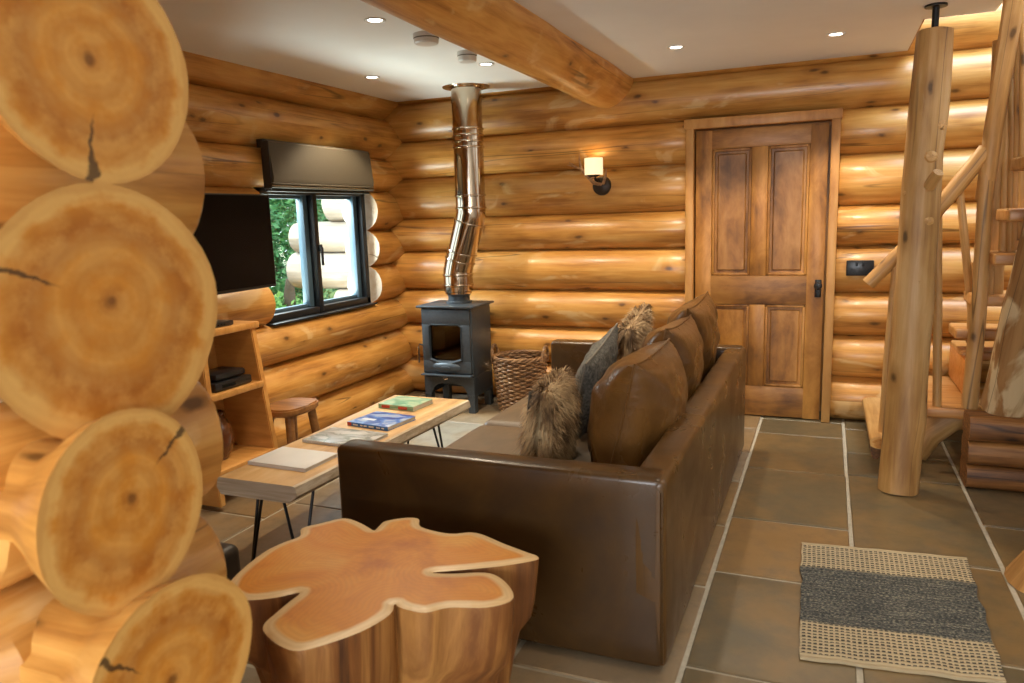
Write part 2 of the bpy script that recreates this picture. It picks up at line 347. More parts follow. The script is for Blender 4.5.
def box(bm, c, s, rot=None, bev=0.0, seg=2, mi=0, M=None, rnd=None):
    mtx = Matrix.Translation(Vector(c))
    if rot is not None: mtx = mtx @ (Matrix.Rotation(rot, 4, 'Z') if isinstance(rot, (int, float)) else rot)
    if M is not None: mtx = M @ mtx
    t = bmesh.new(); bmesh.ops.create_cube(t, size=1.0)
    bmesh.ops.scale(t, vec=Vector(s), verts=t.verts)
    if bev: bmesh.ops.bevel(t, geom=t.edges[:], offset=bev, segments=seg, profile=0.5, affect='EDGES')
    return merge(bm, t, mtx, mi, rnd)
def merge(bm, t, mtx=Matrix(), mi=0, rnd=None):
    vm = {}; out = []; l = bm.faces.layers.float['rnd']
    rv = R_.random() if rnd is None else rnd
    uvl = bm.loops.layers.uv.active; tuv = t.loops.layers.uv.active
    for v in t.verts: vm[v] = bm.verts.new(mtx @ v.co)
    for f in t.faces:
        try: g = bm.faces.new([vm[v] for v in f.verts])
        except ValueError: continue
        g.material_index = mi; g[l] = rv; out.append(g)
        if tuv:
            for a, b in zip(g.loops, f.loops): a[uvl].uv = b[tuv].uv
    t.free(); return out
def corners_box(bm, bot, top, mi=0, rnd=None):
    """hexahedron from four bottom and four top points"""
    vb = [bm.verts.new(p) for p in bot]; vt = [bm.verts.new(p) for p in top]; n = len(vb)
    fs = [bm.faces.new(vb[::-1]), bm.faces.new(vt)]
    for i in range(n): fs.append(bm.faces.new((vb[i], vb[(i+1)%n], vt[(i+1)%n], vt[i])))
    setr(bm, fs, R_.random() if rnd is None else rnd, mi); return fs
def frame_of(d):
    d = d.normalized(); a = Vector((0,0,1)) if abs(d.z) < 0.9 else Vector((1,0,0))
    x = d.cross(a).normalized(); return x, x.cross(d).normalized()
def tube(bm, pts, rads, seg=10, mi=0, caps=True, jitter=0.0, seed=0, capmi=None, rnd=None, closed=False):
    pts = [Vector(p) for p in pts]; n = len(pts)
    if isinstance(rads, (int, float)): rads = [rads]*n
    uvl = bm.loops.layers.uv.active; l = bm.faces.layers.float['rnd']; rv = R_.random() if rnd is None else rnd
    rings = []; ln = 0; lens = []
    X = None
    for i, p in enumerate(pts):
        if closed: d = pts[(i+1)%n]-pts[i-1]
        else: d = (pts[min(i+1, n-1)]-pts[max(i-1, 0)])
        d.normalize()
        if X is None: X, Yv = frame_of(d)
        else:
            X = (X - d*X.dot(d)).normalized(); 
        Yv = d.cross(X)
        ring = []
        for k in range(seg):
            a = 2*PI*k/seg; rr = rads[i]
            if jitter: rr *= 1+jitter*mnoise.noise(Vector((math.cos(a)*1.3+seed*5.1, math.sin(a)*1.3, i*0.6+seed)))
            ring.append(bm.verts.new(p + X*math.cos(a)*rr + Yv*math.sin(a)*rr))
        rings.append(ring)
        if i: ln += (pts[i]-pts[i-1]).length
        lens.append(ln)
    rm = max(rads); m = n if closed else n-1
    for i in range(m):
        A, B = rings[i], rings[(i+1)%n]
        for k in range(seg):
            f = bm.faces.new((A[k], A[(k+1)%seg], B[(k+1)%seg], B[k])); f.material_index = mi; f[l] = rv
            la, lb = lens[i], (lens[i+1] if i+1 < n else lens[i]+0.1)
            for lp, (u, v) in zip(f.loops, ((la, k), (la, k+1), (lb, k+1), (lb, k))):
                lp[uvl].uv = (u+seed*3.37, 2*PI*rm*v/seg+seed*1.7)
    if caps and not closed:
        for ring, cpt, fl in ((rings[0], pts[0], True), (rings[-1], pts[-1], False)):
            cv = bm.verts.new(cpt)
            for k in range(seg):
                q = (ring[(k+1)%seg], ring[k], cv) if fl else (ring[k], ring[(k+1)%seg], cv)
                f = bm.faces.new(q); f.material_index = mi if capmi is None else capmi; f[l] = rv
                for lp in f.loops:
                    if lp.vert is cv: lp[uvl].uv = (0, 0)
                    else:
                        kk = ring.index(lp.vert); a = 2*PI*kk/seg; lp[uvl].uv = (math.cos(a), math.sin(a))
def lathe(bm, c, prof, seg=28, mi=0, rnd=0.5, M=None):
    """prof: list of (radius, z)"""
    c = Vector(c) if c is not None else Vector((0,0,0)); l = bm.faces.layers.float['rnd']; rings = []
    def P(p): return (M @ Vector(p)) if M is not None else c + Vector(p)
    for r, z in prof:
        if r < 1e-6: rings.append([bm.verts.new(P((0, 0, z)))])
        else: rings.append([bm.verts.new(P((r*math.cos(2*PI*k/seg), r*math.sin(2*PI*k/seg), z))) for k in range(seg)])
    for A, B in zip(rings, rings[1:]):
        for k in range(seg):
            k2 = (k+1)%seg
            if len(A) == 1 and len(B) == 1: continue
            if len(A) == 1: q = (A[0], B[k2], B[k])
            elif len(B) == 1: q = (A[k], A[k2], B[0])
            else: q = (A[k], A[k2], B[k2], B[k])
            f = bm.faces.new(q); f.material_index = mi; f[l] = rnd
def log(bm, p0, p1, ra, rz, seed, mi=0, capmi=1, seg=22, wob=0.035, step=0.22, taper=0.0, bevel=0.0, sq=1.0, neck=0.0):
    """a horizontal log with an elliptical section (ra across, rz up) and knots of swell; end caps get capmi"""
    p0, p1 = Vector(p0), Vector(p1); d = p1-p0; Ln = d.length; d.normalize()
    side = d.cross(Vector((0,0,1))).normalized(); upv = Vector((0,0,1)) if abs(d.z) < 0.3 else side.cross(d)
    n = max(2, int(Ln/step)+1); uvl = bm.loops.layers.uv.active; l = bm.faces.layers.float['rnd']
    rv = (math.sin(seed*12.9898)*43758.5453) % 1.0
    st = [(i/(n-1)*Ln, 1.0) for i in range(n)]
    if bevel:
        st = [(0, 1-bevel), (0.035, 1.0)] + [s for s in st if 0.06 < s[0] < Ln-0.06] + [(Ln-0.035, 1.0), (Ln, 1-bevel)]
    rings = []
    for t, sc_ in st:
        ring = []
        for k in range(seg):
            a = 2*PI*k/seg
            w = 1+wob*(mnoise.noise(Vector((t*1.1+seed*9.3, math.cos(a)*0.8, math.sin(a)*0.8+seed)))+0.5*mnoise.noise(Vector((t*3.1+seed*4.3, math.cos(a)*1.6, math.sin(a)*1.6))))
            w *= sc_*(1+taper*(t/Ln-0.5))
            if neck: nk = neck*min(1, max(0, (t-0.015)/0.10))*min(1, max(0, (0.75-t)/0.2)); w *= 1-nk*(1.0 if abs(math.sin(a)) > 0.35 else 0.8)
            ca, sa = math.cos(a), math.sin(a)
            if sq != 1.0: ca = math.copysign(abs(ca)**sq, ca); sa = math.copysign(abs(sa)**sq, sa)
            ring.append(bm.verts.new(p0 + d*t + side*ca*ra*w + upv*sa*rz*(1+(w-1)*(1.0 if neck else 0.45))))
        rings.append((t, ring))
    for (ta, A), (tb, B) in zip(rings, rings[1:]):
        for k in range(seg):
            f = bm.faces.new((A[k], B[k], B[(k+1)%seg], A[(k+1)%seg])); f.material_index = mi; f[l] = rv
            for lp, (t, kk) in zip(f.loops, ((ta, k), (tb, k), (tb, k+1), (ta, k+1))):
                lp[uvl].uv = (t+p0.x*0.9+p0.y*0.7+seed*5.7, kk/seg*PI*(ra+rz)+seed*2.3)
    for (t, ring), fl in ((rings[0], 0), (rings[-1], 1)):
        cv = bm.verts.new(sum((v.co for v in ring), Vector())/seg)
        cv.co += side*ra*0.12*math.sin(seed*7)+upv*rz*0.12*math.cos(seed*5)
        for k in range(seg):
            f = bm.faces.new((ring[k], ring[(k+1)%seg], cv) if not fl else (ring[(k+1)%seg], ring[k], cv))
            f.material_index = capmi; f[l] = (rv*7.7+fl*0.31) % 1.0
            for lp in f.loops:
                if lp.vert is cv: lp[uvl].uv = (0, 0)
                else: a = 2*PI*ring.index(lp.vert)/seg; lp[uvl].uv = (math.cos(a), math.sin(a))
def duplicate(root, loc, rotz=None, label=None):
    r = root.copy(); COL.objects.link(r); r.location = loc
    if rotz is not None: r.rotation_euler = (0, 0, rotz)
    if label: r['label'] = label
    for ch in list(root.children):
        c = ch.copy(); COL.objects.link(c); c.parent = r
        for g in list(ch.children):
            d = g.copy(); COL.objects.link(d); d.parent = c
    return r

# ------------------------------------------------------------------ setting: floor
def build_floor():
    bm = newbm()
    box(bm, (-0.6, 1.6, -0.05), (6.6, 9.6, 0.088), mi=1)
    xs = []; x = -0.39
    while x > -4.2: x -= 0.545; xs.append(x)
    xs = xs[::-1] + [-0.39, 0.14, 0.696, 1.25, 1.8, 2.35, 2.9]
    known = {-0.39: [5.9, 5.433, 5.07, 4.34, 3.58, 2.99, 2.28, 1.6, 0.9, 0.2, -0.6, -1.4, -2.2, -3.0],
             0.14: [5.9, 5.30, 4.78, 4.365, 3.35, 2.62, 1.9, 1.2, 0.4, -0.5, -1.4, -2.2, -3.0],
             0.696: [5.9, 5.2, 4.60, 3.82, 3.33, 2.5, 1.8, 1.0, 0.2, -0.8, -1.6, -2.4, -3.0]}
    tone = {(-0.39, 0): 0.35, (-0.39, 1): 0.45, (-0.39, 2): 0.55, (-0.39, 3): 0.30, (-0.39, 4): 0.76, (-0.39, 5): 0.22, (-0.39, 6): 0.5,
            (0.14, 2): 0.12, (0.14, 3): 0.25, (0.14, 4): 0.6, (0.696, 2): 0.02, (0.696, 3): 0.55, (0.696, 4): 0.5}
    for i in range(len(xs)-1):
        x0, x1 = xs[i], xs[i+1]; kx = round(x0, 3)
        if kx in known: ys = known[kx]
        else:
            ys = [5.9]; 
            while ys[-1] > -3: ys.append(ys[-1]-R_.choice((0.54, 0.62, 0.74, 0.84)))
        for j in range(len(ys)-1):
            b_, a = ys[j], ys[j+1]; g = 0.0085
            r = tone.get((kx, j), R_.random()*0.75)
            if x1 < -0.3: r = 0.80+0.2*R_.random()  # window-side tiles paler: the window's light is put into their tone
            q = lambda: R_.uniform(-0.0025, 0.0025)
            dz = R_.uniform(-0.0012, 0.0012)
            bot = [(x0+g+q(), a+g+q(), -0.02), (x1-g+q(), a+g+q(), -0.02), (x1-g+q(), b_-g+q(), -0.02), (x0+g+q(), b_-g+q(), -0.02)]
            t = bmesh.new(); t.loops.layers.uv.new('UVMap'); t.faces.layers.float.new('rnd')
            fs = corners_box(t, bot, [(p[0], p[1], 0.0+dz) for p in bot])
            es = [e for e in t.edges if all(v.co.z > -0.01 for v in e.verts)]
            bmesh.ops.bevel(t, geom=es, offset=0.004, segments=1, affect='EDGES')
            merge(bm, t, Matrix(), 0, r)
    return struct(obj('floor', bm, ['tile', 'grout'], smooth=False), 'slate flagstone floor with pale grout lines', 'floor')
build_floor()

# ------------------------------------------------------------------ setting: log walls
YB, XL = 5.62, -3.42
bz = [0.0, 0.30, 0.59, 0.88, 1.195, 1.46, 1.79, 2.08, 2.38, 2.68, 2.98, 3.28, 3.58, 3.9]
def build_back():
    bm = newbm()
    tails = [-4.05, -4.25, -3.98, -4.45, -4.40, -4.02, -4.45, -4.3, -4.3, -4.2, -4.2, -4.2, -4.2]
    for i in range(len(bz)-1):
        z0, z1 = bz[i], bz[i+1]; zc = (z0+z1)/2; rz = (z1-z0)/2*1.06
        if z1 < 2.2 and i < 7:
            log(bm, (-3.60, YB, zc), (-0.925, YB, zc), 0.165, rz, 11+i*1.3, bevel=0.10)
            log(bm, (tails[i], YB, zc), (-3.50, YB, zc), 0.163, rz*0.99, 21+i*1.3, mi=2, capmi=3, bevel=0.06)
            log(bm, (0.045, YB, zc), (2.3, YB, zc), 0.165, rz, 41+i*1.7, bevel=0.10)
        else:
            log(bm, (tails[i], YB, zc), (2.3, YB, zc), 0.165, rz, 11+i*1.3)
    box(bm, (-0.44, 5.80, 1.0), (1.1, 0.1, 2.2), mi=0)      # timber behind the door leaf
    # outside tails of the crossing logs are cut ends
    return struct(obj('wall_back', bm, ['log', 'end', 'outlog', 'cut']), 'back wall of stacked golden round logs', 'wall')
build_back()
lz = [-0.06, 0.225, 0.54, 0.81, 1.10, 1.385, 1.69, 1.945, 2.26, 2.56]
def build_left():
    bm = newbm()
    for i in range(len(lz)-1):
        z0, z1 = lz[i], lz[i+1]; zc = (z0+z1)/2; rz = (z1-z0)/2*1.06
        ra = [0.20, 0.205, 0.175, 0.165, 0.16, 0.165, 0.16, 0.175, 0.16][i]
        if i in (3, 4, 5):
            log(bm, (XL, -3.2, zc), (XL, 3.87, zc), ra, rz, 71+i*1.9, capmi=2)
            log(bm, (XL, 5.14, zc), (XL, 6.0, zc), ra, rz, 91+i*1.9, capmi=2)
        else: log(bm, (XL, -3.2, zc), (XL, 6.0, zc), ra, rz, 71+i*1.9)
    return struct(obj('wall_left', bm, ['log', 'end', 'cut']), 'side wall of stacked golden round logs around the window', 'wall')
build_left()

def build_near():
    """log partition ending beside the hall: sawn log ends face the hall, cross logs of the corner between them"""
    bm = newbm(); xe = -0.95
    ends = [((78, 58), 109, 124), ((93, 317), 125, 134), ((119, 513), 87, 103), ((167, 682), 89, 97)]
    for i, ((u, v), ru, rv) in enumerate(ends):
        xe = (-0.95, -0.95, -0.905, -0.865)[i]
        a_, b_ = atx(u-ru, v, xe), atx(u+ru, v, xe); c = atx(u, v, xe); yc = (a_.y+b_.y)/2; ra = (b_.y-a_.y)/2
        rz = (atx(u, v-rv, xe)-atx(u, v+rv, xe)).z/2; zc = (atx(u, v-rv, xe)+atx(u, v+rv, xe)).z/2
        log(bm, (xe, yc, zc), (-3.3, yc, zc), ra, rz, 131+i*2.3, seg=40, wob=0.045, step=0.04, neck=0.42)
    xe = -0.95
    for k, (zz, r) in enumerate(((0.30, 0.15), (0.0, 0.15), (2.02, 0.17), (2.32, 0.17))):
        log(bm, (xe-0.03, 0.86, zz), (-3.3, 0.86, zz), 0.17, r, 151+k, seg=30, wob=0.05, step=0.1)
    for i, (u, v, rz, ra) in enumerate(((163, 180, 0.15, 0.14), (182, 430, 0.14, 0.14), (186, 556, 0.12, 0.14), (200, 690, 0.13, 0.14))):
        xc = xe-0.24; c = atx(u, v, xc)
        log(bm, (xc, 0.62, c.z), (xc, c.y, c.z), ra, rz, 171+i*3.1, seg=26, bevel=0.25, step=0.1)
    return struct(obj('wall_near', bm, ['log', 'end']), 'log partition with big sawn log ends facing the hall', 'wall')
build_near()

def build_ceiling():
    bm = newbm(); h = 0.14
    for x0, x1, y0, y1 in ((-3.6, 0.42, -3.2, 5.66), (0.42, 0.74, -3.2, 4.66), (0.74, 2.4, -3.2, 2.6)):
        box(bm, ((x0+x1)/2, (y0+y1)/2, CEIL+h/2), (x1-x0, y1-y0, h))
    return struct(obj('ceiling', bm, 'ceil', smooth=False), 'off white plaster ceiling cut away over the stairs', 'ceiling')
build_ceiling()
bm = newbm(); box(bm, (0.08+2.3, 1.4, 2.0), (0.12, 8.6, 4.0)); struct(obj('wall_right', bm, 'plaster', smooth=False), 'plain plaster wall beyond the stairs', 'wall')
bm = newbm()
for c_, s_ in (((-0.6, -3.16, 0.5), (6.2, 0.1, 1.0)), ((-0.6, -3.16, 2.27), (6.2, 0.1, 0.3)), ((-2.6, -3.16, 1.55), (1.9, 0.1, 1.14)), ((1.75, -3.16, 1.55), (1.4, 0.1, 1.14))): box(bm, c_, s_)
struct(obj('wall_front', bm, 'plaster', smooth=False), 'kitchen wall with a wide window opening behind the viewpoint', 'wall')
bm = newbm(); box(bm, (0.40, 5.2, 2.53), (0.06, 1.0, 0.25)); box(bm, (0.57, 4.66, 2.53), (0.32, 0.05, 0.25)); 
struct(obj('trim_1', bm, 'trim', smooth=False), 'timber edging around the stair opening in the ceiling', 'trim')

bm = newbm(); log(bm, (-1.485, -1.6, 2.41), (-1.50, 5.52, 2.385), 0.168, 0.178, 205.3, wob=0.08, seg=28, taper=0.22)
struct(obj('ceiling_beam', bm, ['log', 'end']), 'long round log beam running along under the ceiling', 'beam')

# ------------------------------------------------------------------ window, blind
def build_window():
    WX = -3.40; y0, y1, z0, z1 = 3.885, 5.12, 0.815, 1.70
    w = thing('window_1', 'dark framed casement window looking onto trees', 'window', (WX, (y0+y1)/2, z0)); w['kind'] = 'structure'
    bm = newbm(); t = 0.05; d = 0.09
    for c, s in (((WX, (y0+y1)/2, z0+t/2), (d, y1-y0, t)), ((WX, (y0+y1)/2, z1-t/2), (d, y1-y0, t)), ((WX, y0+t/2, (z0+z1)/2), (d, t, z1-z0)), ((WX, y1-t/2, (z0+z1)/2), (d, t, z1-z0))):
        box(bm, c, s, bev=0.004)
    ym = 4.48
    box(bm, (WX+0.005, ym, (z0+z1)/2), (d, 0.045, z1-z0-0.02), bev=0.004)
    obj('window_frame', bm, 'frame', w)
    for a, b_ in ((y0+t, ym-0.022), (ym+0.022, y1-t)):
        bm = newbm(); k = 0.05; X = WX-0.03
        for c, s in (((X-0.01, (a+b_)/2, z0+t+0.012), (0.04, b_-a, 0.024)), ((X-0.01, (a+b_)/2, z1-t-0.012), (0.04, b_-a, 0.024)), ((X, a+k/2, (z0+z1)/2), (0.06, k, z1-z0-2*t)), ((X, b_-k/2, (z0+z1)/2), (0.06, k, z1-z0-2*t))):
            box(bm, c, s, bev=0.004)
        s_ = obj('sash', bm, 'framesash', w)
        bm = newbm(); box(bm, (X, (a+b_)/2, (z0+z1)/2), (0.008, b_-a-0.08, z1-z0-2*t-0.03)); obj('pane', bm, 'glass', s_, smooth=False)
    bm = newbm(); box(bm, (WX+0.06, ym+0.01, 1.28), (0.03, 0.022, 0.05), bev=0.004); box(bm, (WX+0.075, ym+0.01, 1.22), (0.016, 0.02, 0.13), bev=0.005)
    obj('window_handle', bm, 'frame', w)
    bm = newbm(); box(bm, (WX+0.05, (y0+y1)/2, z0-0.004), (0.12, y1-y0-0.01, 0.014), bev=0.004); obj('window_sill', bm, 'frame', w)
build_window()
def build_blind():
    y0, y1 = 3.85, 4.99; xb = -3.255
    b = thing('roman_blind', 'taupe fabric roman blind drawn up above the window', 'blind', (xb, (y0+y1)/2, 1.66))
    bm = newbm()
    prof = [(xb+0.035, 1.975), (xb+0.05, 1.96), (xb+0.075, 1.74), (xb+0.07, 1.715), (xb+0.02, 1.715), (xb+0.005, 1.95)]
    n = len(prof); A = [bm.verts.new((x, y0+0.012, z)) for x, z in prof]; B = [bm.verts.new((x, y1, z)) for x, z in prof]
    for k in range(n): bm.faces.new((A[k], A[(k+1)%n], B[(k+1)%n], B[k]))
    bm.faces.new(A[::-1]); bm.faces.new(B); bmesh.ops.recalc_face_normals(bm, faces=bm.faces)
    obj('fabric', bm, 'blind', b)
    bm = newbm()
    for k, (dx, z) in enumerate(((0.062, 1.706), (0.058, 1.688))): box(bm, (xb+dx-0.012, (y0+y1)/2, z), (0.055, y1-y0, 0.014), bev=0.006)
    obj('fabric_fold', bm, 'blind', b)
    bm = newbm(); box(bm, (xb+0.02, (y0+y1)/2, 1.668), (0.04, y1-y0-0.02, 0.016), bev=0.006); obj('bottom_bar', bm, 'blindd', b)
    bm = newbm(); box(bm, (xb-0.01, (y0+y1)/2, 1.955), (0.05, y1-y0-0.01, 0.05), bev=0.004)
    box(bm, (xb+0.03, y0+0.004, 1.82), (0.06, 0.008, 0.29), bev=0.002); obj('headrail', bm, 'blindd', b)
build_blind()

# ------------------------------------------------------------------ door
def build_door():
    x0, x1 = -0.90, 0.02; zt = 2.0; yf = 5.50
    d = thing('door_1', 'four panel stained pine door in the back wall', 'door', ((x0+x1)/2, yf, 0)); d['kind'] = 'structure'
    bm = newbm()
    a, b_ = x0+0.035, x1-0.035; w = b_-a
    mx = (a+b_)/2-0.0
    def rail(z0, z1, mi=1): box(bm, (mx, yf, (z0+z1)/2), (w, 0.045, z1-z0), bev=0.003, mi=mi)
    for s in (a+0.055, b_-0.055): box(bm, (s, yf, zt/2), (0.11, 0.046, zt-0.01), bev=0.003)
    rail(0.008, 0.22); rail(0.80, 1.0); rail(1.87, zt-0.004); 
    for z0, z1 in ((0.22, 0.80), (1.0, 1.87)): box(bm, (mx, yf, (z0+z1)/2), (0.105, 0.045, z1-z0), bev=0.003)
    leaf = obj('door_leaf', bm, ['door', 'doorh'], d)
    pw = (w-0.22-0.105)/2
    for cx in (a+0.11+pw/2, b_-0.11-pw/2):
        for z0, z1 in ((0.22, 0.80), (1.0, 1.87)):
            bm = newbm(); zc = (z0+z1)/2
            box(bm, (cx, yf+0.008, zc), (pw+0.006, 0.014, z1-z0+0.006))
            box(bm, (cx, yf-0.001, zc), (pw-0.07, 0.012, z1-z0-0.07), bev=0.008, seg=1)
            for c, s in (((cx, yf-0.008, z0+0.010), (pw, 0.022, 0.020)), ((cx, yf-0.008, z1-0.010), (pw, 0.022, 0.020)), ((cx-pw/2+0.010, yf-0.008, zc), (0.020, 0.022, z1-z0)), ((cx+pw/2-0.010, yf-0.008, zc), (0.020, 0.022, z1-z0))):
                box(bm, c, s, bev=0.007)
            obj('door_panel', bm, 'door', leaf)
    bm = newbm(); box(bm, (b_-0.035, yf-0.028, 0.915), (0.042, 0.012, 0.12), bev=0.006)
    tube(bm, [(b_-0.035, yf-0.03, 0.935), (b_-0.035, yf-0.065, 0.935)], 0.010, 10); lathe(bm, None, [(0.001, 0), (0.022, 0.004), (0.027, 0.018), (0.02, 0.03), (0.001, 0.034)], 14, M=Matrix.Translation((b_-0.035, yf-0.055, 0.935)) @ Matrix.Rotation(PI/2, 4, 'X'))
    obj('door_handle', bm, 'black', leaf)
    bm = newbm(); yc = yf-0.02
    box(bm, (x0-0.002, yc, zt/2+0.02), (0.055, 0.10, zt+0.04), bev=0.006); box(bm, (x1+0.006, yc, zt/2+0.02), (0.055, 0.10, zt+0.04), bev=0.006)
    obj('door_frame', bm, 'trim', d)
    bm = newbm(); box(bm, (mx, yc-0.002, zt+0.042), (x1-x0+0.085, 0.105, 0.068), bev=0.008); obj('door_lintel', bm, 'trim', d)
build_door()

# ------------------------------------------------------------------ sofa and cushions
def soft(bm, c, s, bev=0.05, seg=4, wob=0.006, seed=0, cuts=7, crown=0.0, M=None):
    """upholstered block: rounded box, cut fine and gently uneven"""
    t = bmesh.new(); bmesh.ops.create_cube(t, size=1.0); bmesh.ops.scale(t, vec=Vector(s), verts=t.verts)
    bmesh.ops.bevel(t, geom=t.edges[:], offset=bev, segments=seg, profile=0.5, affect='EDGES')
    lng = [e for e in t.edges if e.calc_length() > 0.2]
    bmesh.ops.subdivide_edges(t, edges=lng, cuts=cuts, use_grid_fill=True)
    for v in t.verts:
        n = mnoise.noise(v.co*3.1+Vector((seed*3.3, seed, 0))); k = v.co.normalized()
        v.co += k*n*wob
        if crown and v.co.z > 0:
            v.co.z += crown*(1-(2*v.co.x/s[0])**2)*(1-(2*v.co.y/s[1])**2)
    return merge(bm, t, (M or Matrix()) @ Matrix.Translation(Vector(c)))
SX0, SX1, SY0, SY1, SH = -1.64, -0.43, 2.20, 4.66, 0.655
def build_sofa():
    s = thing('sofa', 'long brown leather sofa with straight arms and back', 'sofa', ((SX0+SX1)/2, (SY0+SY1)/2, 0))
    zb = 0.018; T = 0.115
    for y, nm in ((SY0+T/2, 'arm'), (SY1-T/2, 'arm')):
        bm = newbm(); soft(bm, ((SX0+SX1-0.012)/2, y, (zb+SH)/2), (SX1-SX0-0.012, T, SH-zb), 0.022, 3, 0.004, y, 9); a = obj(nm, bm, 'sofa', s)
        bm = newbm()
        ys = y-T/2+0.006 if y < 3 else y+T/2-0.006
        tube(bm, [(SX0+0.02, ys, SH-0.024), (SX1-0.035, ys, SH-0.024), (SX1-0.014, ys, SH-0.045), (SX1-0.014, ys, zb+0.02)], 0.006, 6); obj('piping', bm, 'sofa', a)
    bm = newbm(); soft(bm, (SX1-T/2, (SY0+SY1)/2, (zb+SH)/2-0.002), (T, SY1-SY0-0.004, SH-zb-0.006), 0.022, 3, 0.006, 5, 13); obj('back', bm, 'sofaback', s)
    bm = newbm(); soft(bm, ((SX0+0.03+SX1-T)/2, (SY0+SY1)/2, 0.165), (SX1-T-SX0-0.03, SY1-SY0-2*T+0.01, 0.19), 0.03, 3, 0.003, 8); obj('base', bm, 'sofa', s)
    ym = 3.43
    for k, (a, b_) in enumerate(((SY0+T, ym), (ym, SY1-T))):
        bm = newbm(); soft(bm, ((SX0-0.0+SX1-T)/2, (a+b_)/2, 0.335), (SX1-T-SX0-0.0, b_-a-0.006, 0.16), 0.055, 5, 0.006, 20+k, 9, crown=0.025); c = obj('seat_cushion', bm, 'seat', s)
    for x in (SX0+0.09, SX1-0.09):
        for y in (SY0+0.09, SY1-0.09):
            bm = newbm(); lathe(bm, (x, y, 0), [(0.001, 0), (0.026, 0), (0.03, 0.03), (0.001, 0.03)], 14); obj('foot', bm, 'black', s)
build_sofa()

def pillow(bm, w, h, t, M, n=40, pinch=0.075, seed=0, wr=0.016, only=None, mi=0):
    """stuffed square cushion: drawn-in edges, pointed corners; local x wide, y thick, z high"""
    l = bm.faces.layers.float['rnd']
    for side in (1, -1):
        g = []
        for i in range(n+1):
            row = []
            for j in range(n+1):
                u, v = -1+2*i/n, -1+2*j/n
                x = w/2*u*(1-pinch*(1-v*v)); z = h/2*v*(1-pinch*(1-u*u))
                e = max(0.0, (1-u*u)*(1-v*v)); y = t/2*e**0.42
                y += wr*mnoise.noise(Vector((u*2.2+seed, v*2.2, side*3+seed)))*min(1, e*3) + 0.5*wr*mnoise.noise(Vector((u*5+seed, v*5, side)))*min(1, e*3)
                row.append(bm.verts.new(M @ Vector((x, side*y, z))))
            g.append(row)
        for i in range(n):
            for j in range(n):
                q = (g[i][j], g[i+1][j], g[i+1][j+1], g[i][j+1])
                f = bm.faces.new(q if side < 0 else q[::-1]); f[l] = 0.5; f.material_index = mi
    bmesh.ops.remove_doubles(bm, verts=bm.verts, dist=0.0008)
def seam(bm, w, h, M, r=0.005, pinch=0.075, n=14):
    pts = []
    for k in range(4):
        for i in range(n):
            s = -1+2*i/n
            u, v = ((s, -1), (1, s), (-s, 1), (-1, -s))[k]
            pts.append(M @ Vector((w/2*u*(1-pinch*(1-v*v)), 0, h/2*v*(1-pinch*(1-u*u)))))
    tube(bm, pts, r, 6, closed=True)
def rotm(loc, yaw, lean=0, roll=0):
    return Matrix.Translation(Vector(loc)) @ Matrix.Rotation(yaw, 4, 'Z') @ Matrix.Rotation(lean, 4, 'X') @ Matrix.Rotation(roll, 4, 'Y')
def cushion(name, label, cat, loc, yaw, lean, roll, w, h, t, m, seed, group=None, piping=None):
    M = rotm(loc, yaw, lean, roll)
    o = thing(name, label, cat, (loc[0], loc[1], loc[2]-h/2), 0, group)
    bm = newbm(); pillow(bm, w, h, t, M, seed=seed); obj('cover', bm, m, o)
    bm = newbm(); seam(bm, w, h, M); obj('piping', bm, piping or m, o)
    return o, M
GR = 'brown leather back cushions on the sofa'
# local x runs along the sofa (world y) after a quarter turn; positive lean tips the top towards the sofa back
cushion('leather_cushion', 'big brown leather cushion closest to the near sofa arm', 'cushion', (-0.70, 2.99, 0.640), PI/2-0.02, 0.24, 0.0, 0.60, 0.55, 0.37, 'cush', 3.1, GR)
cushion('leather_cushion', 'middle brown leather cushion of the row along the sofa back', 'cushion', (-0.70, 3.60, 0.665), PI/2-0.02, 0.21, 0.03, 0.60, 0.56, 0.32, 'cush', 5.7, GR)
cushion('leather_cushion', 'brown leather cushion with pointed corner at the door end of the sofa', 'cushion', (-0.70, 4.22, 0.69), PI/2-0.02, 0.19, -0.05, 0.58, 0.58, 0.30, 'cush', 8.9, GR)

